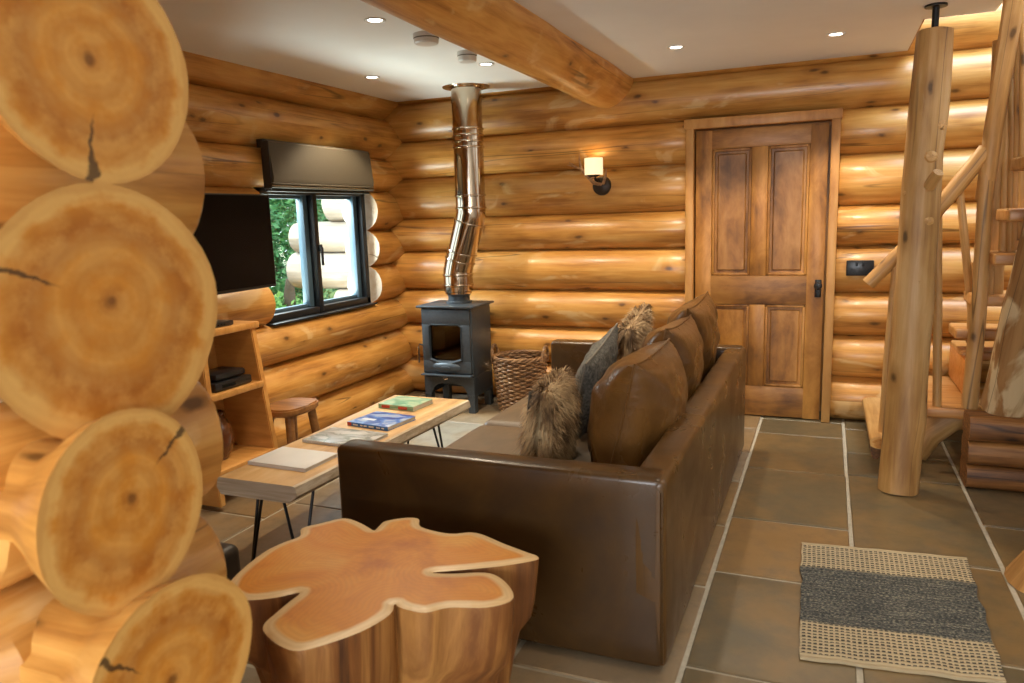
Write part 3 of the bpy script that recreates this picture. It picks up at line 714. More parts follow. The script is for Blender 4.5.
def fur(parent, M, w, h, t, n, seed, length=0.05):
    rr = random.Random(seed); bm = newbm(); l = bm.faces.layers.float['rnd']
    for _ in range(n):
        u, v = rr.uniform(-1, 1), rr.uniform(-1, 1); side = rr.choice((1, -1, -1))
        if rr.random() < 0.35: u = rr.choice((-1, 1))*rr.uniform(0.9, 1.0)
        if rr.random() < 0.25: v = rr.uniform(0.88, 1.0)
        e = max(0, (1-u*u)*(1-v*v))
        p = Vector((w/2*u*0.99, side*t/2*e**0.42, h/2*v*0.99))
        nrm = Vector((u*abs(u)**3*1.2, side*0.9*min(1, e*2+0.25), v*abs(v)**3*1.0)); nrm.normalize()
        cl = mnoise.noise(Vector((u*2.4, v*2.4, side*2+seed)))
        d = (nrm*0.75 + Vector((0.5*cl+rr.uniform(-0.25, 0.25), rr.uniform(-0.2, 0.2), -0.75+rr.uniform(-0.3, 0.3)))).normalized()
        Lg = length*rr.uniform(0.6, 1.25); wd = rr.uniform(0.0016, 0.0030)
        sd = d.cross(nrm+Vector((rr.uniform(-.3,.3), rr.uniform(-.3,.3), 0)))
        if sd.length < 1e-4: continue
        sd.normalize()
        p1 = p+(nrm*0.6+d*0.6)*Lg*0.5; p2 = p1+(d+Vector((0, 0, -0.35)))*Lg*0.5
        q = [bm.verts.new(M @ x) for x in (p-sd*wd, p+sd*wd, p1+sd*wd*0.8, p1-sd*wd*0.8, p2)]
        rv = min(1, max(0, 0.5+0.5*cl+rr.uniform(-0.25, 0.25)))
        f1 = bm.faces.new((q[0], q[1], q[2], q[3])); f2 = bm.faces.new((q[3], q[2], q[4])); f1[l] = f2[l] = rv
    o = obj('fur', bm, 'fur', parent, smooth=False); o['kind'] = 'stuff'
def furcushion(label, loc, yaw, lean, roll, w, h, t, seed, n):
    M = rotm(loc, yaw, lean, roll)
    o = thing('fur_cushion', label, 'cushion', (loc[0], loc[1], loc[2]-h/2), 0, 'faux fur cushions on the sofa')
    bm = newbm(); pillow(bm, w, h, t, M, seed=seed, pinch=0.05); obj('cover', bm, 'fur', o)
    fur(o, M, w, h, t, n, seed)
    bm = newbm(); pillow(bm, w*0.97, h*0.97, 0.03, M @ Matrix.Translation((0, t*0.36, 0.0)), seed=seed, pinch=0.04); obj('backing', bm, 'linen', o)
    return o
furcushion('shaggy brown fur cushion standing against the closest leather cushion', (-1.04, 2.86, 0.590), PI/2+0.12, 0.12, 0, 0.44, 0.40, 0.15, 11, 9000)
furcushion('small brown fur cushion beyond the grey tweed cushion', (-1.0, 4.06, 0.665), PI/2+0.05, 0.22, -0.15, 0.50, 0.48, 0.15, 17, 5500)
cushion('tweed_cushion', 'grey tweed cushion leaning between the two fur cushions', 'cushion', (-1.03, 3.44, 0.635), PI/2+0.05, 0.28, -0.20, 0.54, 0.48, 0.15, 'tweed', 2.2, None, 'linen')

# ------------------------------------------------------------------ stump table
def build_stump():
    zt = 0.50
    px = [(20,325),(50,280),(130,215),(190,185),(240,166),(247,142),(310,125),(375,112),(420,125),(448,140),(465,148),(482,132),(500,120),(560,110),(598,114),(606,138),(690,158),(770,155),(860,190),(925,214),(955,225),(950,238),(850,255),(740,266),(640,275),(700,278),(800,275),(850,295),(882,335),(872,362),(800,380),(690,380),(620,395),(570,388),(540,379),(525,370),(512,400),(440,445),(350,480),(240,510),(180,495),(135,458),(132,430),(170,395),(205,365),(240,335),(170,350),(80,358),(35,345)]
    o = [atz(220+x/3.012, 480+y/3.012, zt).to_2d() for x, y in px]
    o[24] = o[24]+Vector((0.0, 0.0)); n = len(o)
    def cr(p0, p1, p2, p3, t):
        return 0.5*((2*p1)+(p2-p0)*t+(2*p0-5*p1+4*p2-p3)*t*t+(3*p1-p0-3*p2+p3)*t**3)
    fine = []
    for i in range(n):
        for k in range(4): fine.append(cr(o[i-1], o[i], o[(i+1)%n], o[(i+2)%n], k/4))
    o = fine; n = len(o)
    if sum(o[i-1].cross(o[i]) for i in range(n)) < 0: o = o[::-1]
    cen = sum(o, Vector((0, 0)))/n
    def inside(p):
        c = False
        for i in range(n):
            a, b_ = o[i-1], o[i]
            if (a.y > p.y) != (b_.y > p.y) and p.x < (b_.x-a.x)*(p.y-a.y)/(b_.y-a.y)+a.x: c = not c
        return c
    def dist(p):
        m = 9
        for i in range(n):
            a, b_ = o[i-1], o[i]; ab = b_-a; t = max(0, min(1, (p-a).dot(ab)/max(ab.length_squared, 1e-12))); m = min(m, (p-a-ab*t).length)
        return m
    pts = list(o); x0, x1 = min(p.x for p in o), max(p.x for p in o); y0, y1 = min(p.y for p in o), max(p.y for p in o)
    st = 0.016; x = x0
    while x < x1:
        y = y0
        while y < y1:
            p = Vector((x+R_.uniform(-.003, .003), y+R_.uniform(-.003, .003)))
            if inside(p) and dist(p) > 0.010: pts.append(p)
            y += st
        x += st
    vs, es, fs, ov, oe, of = delaunay_2d_cdt(pts, [(i, (i+1)%n) for i in range(n)], [list(range(n))], 1, 1e-6)
    bm = newbm(); el = bm.verts.layers.float.new('edge')
    V = []
    for p in vs:
        e = dist(p); v = bm.verts.new((p.x, p.y, zt-0.004*max(0, 1-e/0.008))); v[el] = e; V.append(v)
    for f in fs:
        try: g = bm.faces.new([V[i] for i in f]); g.material_index = 0
        except ValueError: pass
    # sides: wander and draw in towards the floor
    key = {}
    for v in bm.verts: key[(round(v.co.x, 5), round(v.co.y, 5))] = v
    prev = [key.get((round(p.x, 5), round(p.y, 5))) or min(V, key=lambda v: (v.co.to_2d()-p).length) for p in o]
    for li, (z, s) in enumerate(((0.485, 1.004), (0.43, 0.99), (0.36, 0.97), (0.315, 0.945), (0.275, 0.87), (0.18, 0.815), (0.08, 0.77), (0.0, 0.75))):
        ring = []
        for i, p in enumerate(o):
            r = p-cen; k = s + 0.020*mnoise.noise(Vector((i*0.35, z*1.5, 3.0))) + 0.022*mnoise.noise(Vector((i*0.8, z*2, 9.0))) + 0.010*mnoise.noise(Vector((i*2.1, z*2, 19.0)))
            q = cen+r*k; v = bm.verts.new((q.x, q.y, z)); v[el] = 0.0; ring.append(v)
        for i in range(n):
            f = bm.faces.new((prev[i-1], ring[i-1], ring[i], prev[i])); f.material_index = 1
        prev = ring
    bm.faces.new(prev[::-1]).material_index = 1
    bmesh.ops.recalc_face_normals(bm, faces=bm.faces)
    tag(obj('stump_table', bm, ['stumptop', 'stumpside'], ang=math.radians(50)), 'lobed tree stump side table in front of the near sofa arm', 'side table')
build_stump()

# ------------------------------------------------------------------ coffee table and what lies on it
def build_coffee():
    z1 = 0.42; z0 = 0.345
    o = thing('coffee_table', 'live edge wooden slab coffee table on black hairpin legs', 'coffee table', (-2.12, 3.08, 0))
    bm = newbm(); n = 20; l = bm.faces.layers.float['rnd']; rows = []
    for i in range(n+1):
        t = i/n; y = 2.325+1.50*t
        xl = -2.345-0.05*t+0.012*mnoise.noise(Vector((t*5, 1, 0))); xr = -1.93+0.055*t+0.014*mnoise.noise(Vector((t*4, 7, 0)))
        if i == 0: y -= 0.0
        rows.append([bm.verts.new(p) for p in ((xl+0.02, y, z0), (xl, y, z0+0.03), (xl+0.008, y, z1-0.004), (xl+0.02, y, z1), (xr-0.02, y, z1), (xr-0.008, y, z1-0.004), (xr, y, z0+0.035), (xr-0.045, y, z0))])
    for i in range(n):
        for k in range(8):
            f = bm.faces.new((rows[i][k], rows[i+1][k], rows[i+1][(k+1)%8], rows[i][(k+1)%8])); f.material_index = 0 if k in (3,) else 1; f[l] = 0.5
    for r, fl in ((rows[0], 1), (rows[-1], 0)):
        f = bm.faces.new(r if fl else r[::-1]); f.material_index = 1; f[l] = 0.7
    bmesh.ops.recalc_face_normals(bm, faces=bm.faces); obj('tabletop', bm, ['slab', 'slabedge'], o)
    for x, y, dx, dy in ((-2.26, 2.44, -1, -1), (-2.04, 2.47, 1, -1), (-2.28, 3.70, -1, 1), (-2.00, 3.68, 1, 1)):
        bm = newbm(); fx, fy = x+dx*0.012, y+dy*0.03
        for ax, ay in ((-dx*0.075, 0.02*dy), (0.025*dx, -dy*0.075)):
            tube(bm, [(x+ax, y+ay, z0), (fx+ax*0.16, fy+ay*0.16, 0.02), (fx, fy, 0.007)], [0.0065]*3, 8)
        box(bm, (x-dx*0.02, y-dy*0.025, z0-0.002), (0.09, 0.1, 0.004)); obj('hairpin_leg', bm, 'steel', o)
build_coffee()
def book(name, label, cat, corners, z, th, cover, spine, extra=None, group='books and papers on the coffee table'):
    """corners: near-left, near-right, far-right, far-left on the table (plan)"""
    c = sum((Vector(p) for p in corners), Vector((0, 0)))/4
    d = (Vector(corners[1])-Vector(corners[0])); yaw = math.atan2(d.y, d.x); w = d.length; h = (Vector(corners[3])-Vector(corners[0])).length
    o = thing(name, label, cat, (c.x, c.y, z), yaw, group); M = Matrix.Translation((c.x, c.y, z)) @ Matrix.Rotation(yaw, 4, 'Z')
    bm = newbm(); box(bm, (0, 0, th/2), (w-0.006, h-0.006, th-0.004), M=M); obj('page_block', bm, 'paper', o, smooth=False)
    bm = newbm(); box(bm, (0, 0, th-0.001), (w, h, 0.002), M=M, bev=0.0008); obj('front_cover', bm, cover, o)
    bm = newbm(); box(bm, (0, 0, 0.001), (w, h, 0.002), M=M); box(bm, (0, -h/2+0.001, th/2), (w, 0.003, th), M=M); obj('spine', bm, spine, o)
    if extra: extra(o, M, w, h, th)
    return o
def p2(u, v, z=0.42): p = atz(u, v, z); return (p.x, p.y)
ZT = 0.4205
def quad(cx, cy, w, h, yaw):
    ca, sa = math.cos(yaw), math.sin(yaw)
    return [(cx+x*ca-y*sa, cy+x*sa+y*ca) for x, y in ((-w/2, -h/2), (w/2, -h/2), (w/2, h/2), (-w/2, h/2))]
book('white_book', 'plain white book at the near end of the coffee table', 'book', quad(-2.16, 2.60, 0.315, 0.225, -0.03), ZT, 0.016, 'whitec', 'whitec')
def spiral(o, M, w, h, th):
    for k in range(22):
        bm = newbm() if k == 0 else bm
        a = -w/2+0.012+(w-0.024)*k/21
        tube(bm, [M @ Vector((a, -h/2+0.006+0.008*math.cos(t), th/2+0.0068*math.sin(t))) for t in [2*PI*i/10 for i in range(10)]], 0.0012, 5, closed=True)
    obj('wire_binding', bm, 'white', o)
book('spiral_notebook', 'spiral bound grey booklet between white and blue books', 'booklet', quad(-2.125, 2.95, 0.34, 0.23, -0.05), ZT, 0.014, 'magc', 'whitec', spiral)
def bluex(o, M, w, h, th):
    bm = newbm()
    for k, (a, b_) in enumerate(((0.035, 0.04), (0.075, 0.02), (0.10, 0.025), (0.14, 0.04), (0.185, 0.03), (0.215, 0.02))): box(bm, (-w/2+a+0.02, -h/2-0.001, th/2), (b_*0.8, 0.001, th*0.36), M=M)
    obj('spine_print', bm, 'white2', o, smooth=False)
    bm = newbm(); box(bm, (-w/2+0.014, -h/2-0.001, th/2), (0.026, 0.0012, th*0.9), M=M); obj('red_spine_block', bm, 'red', o, smooth=False)
book('guide_book', 'blue glossy picture book with red spine end on coffee table', 'book', quad(-2.115, 3.26, 0.265, 0.235, -0.13), ZT, 0.020, 'bluec', 'bluespine', bluex)
def greenx(o, M, w, h, th):
    bm = newbm(); box(bm, (-w/2+0.05, -h/2-0.0012, th/2), (0.055, 0.0012, th*0.6), M=M); obj('spine_print', bm, 'red', o, smooth=False)
    bm = newbm(); box(bm, (w/2-0.07, -h/2-0.0012, th/2), (0.06, 0.0012, th*0.6), M=M); obj('spine_print', bm, 'red', o, smooth=False)
book('green_book', 'pale green book at the stove end of the coffee table', 'book', quad(-2.175, 3.61, 0.235, 0.20, -0.09), ZT, 0.026, 'greenc', 'greenc', greenx)

# ------------------------------------------------------------------ footstool (half hidden)
bm = newbm(); soft(bm, (-2.27, 1.76, 0.17), (0.62, 0.56, 0.27), 0.035, 4, 0.005, 4)
o = thing('footstool', 'dark leather footstool half hidden behind the log wall end', 'footstool', (-2.27, 1.76, 0)); obj('body', bm, 'pouf', o)
for sx in (-0.25, 0.25):
    for sy in (-0.22, 0.22):
        bm = newbm(); lathe(bm, (-2.27+sx, 1.76+sy, 0), [(0.001, 0), (0.02, 0), (0.025, 0.045), (0.001, 0.045)], 12); obj('foot', bm, 'black', o)

# ------------------------------------------------------------------ stove, flue, basket
STX, STY = -2.62, 5.16
def build_stove():
    w, d = 0.42, 0.34; x0, x1 = STX-w/2, STX+w/2; y0, y1 = STY-d/2, STY+d/2; zt = 0.80; zb = 0.27
    o = thing('wood_stove', 'black cast iron wood burning stove with arched glass door', 'stove', (STX, STY, 0))
    bm = newbm(); t = 0.02
    box(bm, (x0+t/2, STY, (zb+zt)/2), (t, d, zt-zb), bev=0.006); box(bm, (x1-t/2, STY, (zb+zt)/2), (t, d, zt-zb), bev=0.006)
    box(bm, (STX, y1-t/2, (zb+zt)/2), (w-0.01, t, zt-zb-0.01)); box(bm, (STX, STY, zb+0.01), (w, d, 0.02), bev=0.005); box(bm, (STX, STY, zt-0.016), (w-0.005, d-0.005, 0.03))
    body = obj('body', bm, 'iron', o)
    bm = newbm(); box(bm, (STX, STY-0.005, zt+0.008), (w+0.055, d+0.06, 0.018), bev=0.006); obj('top_plate', bm, 'iron', o)
    # door with a window cut: four borders and a glass
    yd = y0-0.006; wx0, wx1, wz0, wz1 = STX-0.135, STX+0.125, 0.40, 0.675
    bm = newbm()
    for c, s in (((STX, yd, (0.305+wz0)/2), (w-0.02, 0.03, wz0-0.305)), ((STX, yd, (wz1+zt-0.012)/2), (w-0.02, 0.03, zt-0.012-wz1)), (((x0+0.01+wx0)/2, yd, (wz0+wz1)/2), (wx0-x0-0.01, 0.03, wz1-wz0+0.002)), (((x1-0.01+wx1)/2, yd, (wz0+wz1)/2), (x1-0.01-wx1, 0.03, wz1-wz0+0.002))):
        box(bm, c, s, bev=0.003)
    for k in range(2):
        tube(bm, [(wx0-0.004, yd-0.016, wz0), (wx0-0.004, yd-0.016, wz1-0.015), (wx0+0.02, yd-0.016, wz1), (wx1-0.02, yd-0.016, wz1), (wx1+0.004, yd-0.016, wz1-0.015), (wx1+0.004, yd-0.016, wz0)], 0.006, 8)
    # curved lower lip of the window
    pts = [(wx0+(wx1-wx0)*i/12, yd-0.018, wz0+0.012-0.028*math.sin(PI*i/12)) for i in range(13)]; tube(bm, pts, 0.010, 8)
    door = obj('stove_door', bm, 'iron', o)
    bm = newbm(); box(bm, ((wx0+wx1)/2, yd+0.004, (wz0+wz1)/2), (wx1-wx0, 0.005, wz1-wz0)); obj('glass', bm, 'stoveglass', door, smooth=False)
    bm = newbm(); lathe(bm, None, [(0.001, 0), (0.115, 0.001), (0.12, 0.010), (0.09, 0.022), (0.04, 0.026), (0.035, 0.034), (0.001, 0.036)], 32, M=Matrix.Translation((STX-0.002, yd-0.012, 0.352)) @ Matrix.Diagonal((1, 1, 0.33, 1)) @ Matrix.Rotation(PI/2, 4, 'X')); obj('air_wheel', bm, 'iron', door)
    bm = newbm(); tube(bm, [(x0+0.012, yd-0.014, 0.515), (x0-0.004, yd-0.04, 0.525), (x0-0.012, yd-0.045, 0.50)], 0.007, 8); tube(bm, [(x0-0.012, yd-0.045, 0.505), (x0-0.013, yd-0.046, 0.385)], [0.008, 0.010], 10); obj('handle', bm, 'chrome', door)
    bm = newbm(); box(bm, (STX, STY+0.10, 0.50), (w-0.06, 0.03, 0.36)); box(bm, (x0+0.045, STY+0.02, 0.50), (0.025, 0.22, 0.36)); box(bm, (x1-0.045, STY+0.02, 0.50), (0.025, 0.22, 0.36)); obj('firebrick_lining', bm, 'brick', o, smooth=False)
    bm = newbm()
    for k in range(3):
        z = 0.40+0.028*k; tube(bm, [(wx0+0.01+(wx1-wx0-0.02)*i/10, y0+0.035+0.012*k-0.02*math.sin(PI*i/10), z-0.006*math.sin(PI*i/10)) for i in range(11)], 0.006, 8)
    box(bm, (STX, STY, 0.385), (w-0.08, d-0.1, 0.02)); obj('fire_grate', bm, 'ash', o)
    bm = newbm(); box(bm, (STX, y0-0.018, zb+0.022), (w+0.004, 0.075, 0.014), bev=0.006); obj('ash_lip', bm, 'iron', o)
    bm = newbm(); tube(bm, [(STX-0.012, y0-0.055, zb+0.005), (STX, y0-0.066, zb), (STX+0.02, y0-0.055, zb+0.004)], 0.007, 8); obj('air_knob', bm, 'chrome', o)
    # arched skirt and four legs
    bm = newbm()
    for yy in (y0+0.012, ):
        n = 14
        for i in range(n):
            a0, a1 = i/n, (i+1)/n
            def zz(a): s = abs(a-0.5)*2; return 0.135+0.085*math.sqrt(max(0, 1-min(1, s/0.96)**4))
            xa, xb = x0+0.055+(w-0.11)*a0, x0+0.055+(w-0.11)*a1
            corners_box(bm, [(xa, yy-0.01, zz(a0)), (xb, yy-0.01, zz(a1)), (xb, yy+0.01, zz(a1)), (xa, yy+0.01, zz(a0))], [(xa, yy-0.01, zb), (xb, yy-0.01, zb), (xb, yy+0.01, zb), (xa, yy+0.01, zb)])
    box(bm, (x0+0.008, STY, 0.20), (0.016, d-0.08, 0.15)); box(bm, (x1-0.008, STY, 0.20), (0.016, d-0.08, 0.15)); box(bm, (STX, y1-0.008, 0.2), (w-0.06, 0.016, 0.15))
    obj('skirt', bm, 'iron', o, smooth=False)
    for x, sx in ((x0+0.03, -1), (x1-0.03, 1)):
        for y, sy in ((y0+0.03, -1), (y1-0.03, 1)):
            bm = newbm()
            corners_box(bm, [(x-0.026+sx*0.004, y-0.026+sy*.004, 0), (x+0.026+sx*0.004, y-0.026+sy*.004, 0), (x+0.026+sx*0.004, y+0.026+sy*.004, 0), (x-0.026+sx*0.004, y+0.026+sy*.004, 0)], [(x-0.03, y-0.03, zb), (x+0.03, y-0.03, zb), (x+0.03, y+0.03, zb), (x-0.03, y+0.03, zb)])
            box(bm, (x+sx*0.002, y+sy*0.002, 0.135), (0.064, 0.064, 0.010), bev=0.003); obj('leg', bm, 'iron', o)
    bm = newbm(); lathe(bm, (STX+0.015, STY+0.03, 0), [(0.001, zt+0.017), (0.098, zt+0.017), (0.098, zt+0.03), (0.083, zt+0.036), (0.083, zt+0.075), (0.09, zt+0.077), (0.09, zt+0.088), (0.001, zt+0.088)], 30); obj('flue_collar', bm, 'iron', o)
build_stove()
def build_flue():
    o = thing('flue_pipe', 'polished steel flue pipe with a kink above the stove', 'flue', (-2.55, 5.19, 0.89))
    xb, yb, xt, yt = STX+0.015, STY+0.03, -2.475, 5.19; r = 0.112
    bm = newbm(); lathe(bm, (xb, yb, 0), [(0.001, 0.889), (r*0.92, 0.889), (r*0.92, 0.905), (r, 0.91), (r, 1.03), (r*0.995, 1.04), (r*0.995, 1.06)], 36)
    tube(bm, [(xb, yb, 1.05), (xb, yb, 1.06), (xb+(xt-xb)*0.08, yb, 1.10), (xb+(xt-xb)*0.9, yt, 1.44), (xt, yt, 1.49), (xt, yt, 1.51)], r*0.99, 36, caps=False)
    lathe(bm, (xt, yt, 0), [(r*0.995, 1.50), (r*0.995, CEIL+0.03)], 36); obj('pipe', bm, 'chrome', o)
    d = Vector((xt-xb, yt-yb, 0.34)).normalized()
    def band(p, dr, h=0.012):
        bm = newbm(); z = Vector(dr); M = Matrix.Translation(Vector(p)) @ z.to_track_quat('Z', 'Y').to_matrix().to_4x4()
        lathe(bm, None, [(r*0.98, -h), (r*1.05, -h*0.7), (r*1.065, 0), (r*1.05, h*0.7), (r*0.98, h)], 36, M=M); obj('band', bm, 'chrome', o)
    for z in (0.955, 1.035): band((xb, yb, z), (0, 0, 1))
    a, b_ = Vector((xb+(xt-xb)*0.08, yb, 1.10)), Vector((xb+(xt-xb)*0.9, yt, 1.44))
    for t in (0.12, 0.3, 0.95): band(a.lerp(b_, t), b_-a, 0.008)
    for z in (1.53, 1.62, 1.97, 2.01, 2.055, 2.10): band((xt, yt, z), (0, 0, 1), 0.009)
    bm = newbm(); lathe(bm, (xt, yt, 0), [(r*1.0, CEIL-0.012), (r*1.12, CEIL-0.014), (r*1.16, CEIL-0.006), (r*1.52, CEIL-0.005), (r*1.55, CEIL), (r*1.0, CEIL)], 36); obj('ceiling_collar', bm, 'chrome', o)
build_flue()
def build_basket():
    c = Vector((-2.12, 5.20, 0)); o = thing('log_basket', 'round brown wicker log basket between stove and sofa', 'basket', c)
    H = 0.41; r0, r1 = 0.155, 0.198
    bm = newbm(); nst = 26
    def rad(z): return r0+(r1-r0)*(z/H)**0.8
    for i in range(25):
        z = 0.012+i*(H-0.03)/24; pts = []
        for k in range(nst*4):
            a = 2*PI*k/(nst*4); rr = rad(z)+0.009*math.sin(a*nst/2+PI*(i%2)); pts.append(c+Vector((rr*math.cos(a), rr*math.sin(a), z+0.002*math.sin(a*3+i))))
        tube(bm, pts, 0.0088, 6, closed=True)
    for k in range(nst):
        a = 2*PI*k/nst; tube(bm, [c+Vector((rad(z)*math.cos(a), rad(z)*math.sin(a), z)) for z in (0.005, 0.15, 0.3, H)], 0.005, 6)
    lathe(bm, c, [(0.001, 0.006), (r0-0.008, 0.006), (r0-0.01, 0.016), (0.001, 0.016)], 26)
    obj('weave', bm, 'wicker', o)
    bm = newbm()
    for j in range(3):
        pts = [c+Vector(((r1+0.008*math.cos(a*9+j*2.1))*math.cos(a), (r1+0.008*math.cos(a*9+j*2.1))*math.sin(a), H+0.004+0.010*math.sin(a*9+j*2.1))) for a in [2*PI*k/90 for k in range(90)]]
        tube(bm, pts, 0.009, 6, closed=True)
    obj('rim', bm, 'wicker', o)
    for s in (-1, 1):
        bm = newbm()
        for j in range(2):
            pts = []
            for k in range(15):
                t = PI*k/14; pts.append(c+Vector((s*(r1+0.012*math.sin(t)), 0.062*math.cos(t), H-0.03+0.115*math.sin(t)))+Vector((0.006*math.cos(k*1.4+j*PI), 0, 0.006*math.sin(k*1.4+j*PI))))
            tube(bm, pts, 0.0085, 7)
        obj('handle', bm, 'wicker', o)
build_basket()

# ------------------------------------------------------------------ TV, shelf unit, stool
def build_tv():
    x = -3.11; y0, y1, z0, z1 = 2.72, 3.70, 1.085, 1.635
    o = thing('television', 'flat black television mounted on the log wall beside the window', 'television', (x, (y0+y1)/2, z0))
    bm = newbm(); box(bm, (x, (y0+y1)/2, (z0+z1)/2), (0.035, y1-y0, z1-z0), bev=0.006); box(bm, (x-0.03, (y0+y1)/2, (z0+z1)/2), (0.04, 0.6, 0.34), bev=0.01); obj('casing', bm, 'black', o)
    bm = newbm(); box(bm, (x+0.0185, (y0+y1)/2, (z0+z1)/2+0.004), (0.002, y1-y0-0.018, z1-z0-0.026)); obj('screen', bm, 'screen', o, smooth=False)
    bm = newbm(); box(bm, (-3.19, (y0+y1)/2, (z0+z1)/2), (0.13, 0.24, 0.24), bev=0.005); obj('wall_bracket', bm, 'black', o)
build_tv()
def build_shelf():
    y1 = 3.27; y0 = 2.86; xb = -3.19; zt = 0.90
    o = thing('shelf_unit', 'open pine shelf unit under the television', 'shelf unit', (-3.05, (y0+y1)/2, 0))
    def xf(z): return -2.90+0.05*(1-z/zt)
    def side(ya, yb_, splay):
        bm = newbm(); z0 = 0.02
        corners_box(bm, [(xb, ya+splay, z0), (xf(0), ya+splay, z0), (xf(0), yb_+splay, z0), (xb, yb_+splay, z0)], [(xb, ya, zt), (xf(zt), ya, zt), (xf(zt), yb_, zt), (xb, yb_, zt)])
        bmesh.ops.bevel(bm, geom=bm.edges[:], offset=0.005, segments=2, affect='EDGES'); return bm
    obj('side_panel', side(y1-0.04, y1, 0.07), 'shelf', o); obj('side_panel', side(y0, y0+0.04, -0.02), 'shelf', o)
    bm = newbm(); box(bm, ((xb-2.895)/2, (y0+y1)/2, zt+0.016), (-2.875-xb, y1-y0+0.03, 0.036), bev=0.008); obj('top_board', bm, 'shelf', o)
    for z in (0.585, 0.19):
        bm = newbm(); k = 0.07*(1-z/zt); box(bm, ((xb+xf(z)+0.01)/2, (y0+y1+k)/2-0.01, z), (xf(z)-xb+0.01, y1-y0+k-0.03, 0.034), bev=0.006); obj('shelf_board', bm, 'shelf', o)
    bm = newbm(); box(bm, (xb+0.006, (y0+y1)/2+0.01, 0.48), (0.012, y1-y0-0.02, 0.86)); obj('back_panel', bm, 'shelf', o, smooth=False)
    m = thing('media_player', 'black set top box on the middle shelf', 'set top box', (-3.0, 3.07, 0.603))
    bm = newbm(); box(bm, (-3.0, 3.07, 0.628), (0.20, 0.27, 0.044), bev=0.008); obj('casing', bm, 'black', m)
    bm = newbm(); box(bm, (-3.01, 3.08, 0.672), (0.17, 0.22, 0.036), bev=0.012); obj('upper_deck', bm, 'black', m)
    bm = newbm(); box(bm, (-2.899, 3.03, 0.628), (0.002, 0.10, 0.018)); obj('display', bm, 'screen', m, smooth=False)
    s = thing('router', 'thin black box lying on top of the shelf unit', 'router', (-3.0, 3.02, 0.934)); bm = newbm(); box(bm, (-3.0, 3.02, 0.948), (0.16, 0.22, 0.026), bev=0.008); obj('casing', bm, 'black', s)
    bm = newbm()
    for k in range(5): box(bm, (-2.9195, 2.97+k*0.022, 0.947), (0.002, 0.006, 0.004))
    obj('indicator', bm, 'screen', s, smooth=False)
    v = thing('glazed_jar', 'rounded brown glazed jar on the bottom shelf', 'jar', (-3.03, 3.03, 0.207))
    bm = newbm(); lathe(bm, (-3.03, 3.03, 0.2075), [(0.001, 0), (0.055, 0), (0.085, 0.05), (0.098, 0.12), (0.085, 0.19), (0.055, 0.235), (0.048, 0.25)], 26); obj('body', bm, 'brownglass', v)
    bm = newbm(); lathe(bm, (-3.03, 3.03, 0.2075), [(0.046, 0.246), (0.058, 0.25), (0.058, 0.262), (0.044, 0.266), (0.040, 0.25), (0.001, 0.24)], 26); obj('rim', bm, 'brownglass', v)
build_shelf()
def build_stool():
    z = 0.41; o = thing('milking_stool', 'small dark wooden stool beside the shelf unit', 'stool', (-2.90, 3.50, 0))
    bm = newbm(); n = 18; prof = []
    for k in range(n):
        a = 2*PI*k/n; rx = 0.125*(abs(math.cos(a))**0.6)*math.copysign(1, math.cos(a)); ry = 0.165*(abs(math.sin(a))**0.6)*math.copysign(1, math.sin(a))
        w = 1+0.06*mnoise.noise(Vector((math.cos(a), math.sin(a), 4.0))); prof.append((-2.90+rx*w, 3.50+ry*w))
    t = bmesh.new(); t.loops.layers.uv.new('UVMap'); t.faces.layers.float.new('rnd')
    corners_box(t, [(x*0.98+-2.86*0.02, y*0.98+3.46*0.02, z-0.045) for x, y in prof], [(x, y, z) for x, y in prof]); bmesh.ops.bevel(t, geom=[e for e in t.edges if abs(e.verts[0].co.z-e.verts[1].co.z) < 0.001], offset=0.010, segments=2, affect='EDGES'); merge(bm, t)
    obj('seat', bm, 'stool', o)
    for sx in (-1, 1):
        for sy in (-1, 1):
            bm = newbm(); tube(bm, [(-2.90+sx*0.07, 3.50+sy*0.10, z-0.04), (-2.90+sx*0.085, 3.50+sy*0.115, 0.2), (-2.90+sx*0.10, 3.50+sy*0.13, 0.0)], [0.026, 0.025, 0.021], 12, jitter=0.08, seed=sx+sy*2); obj('leg', bm, 'stool', o)
build_stool()

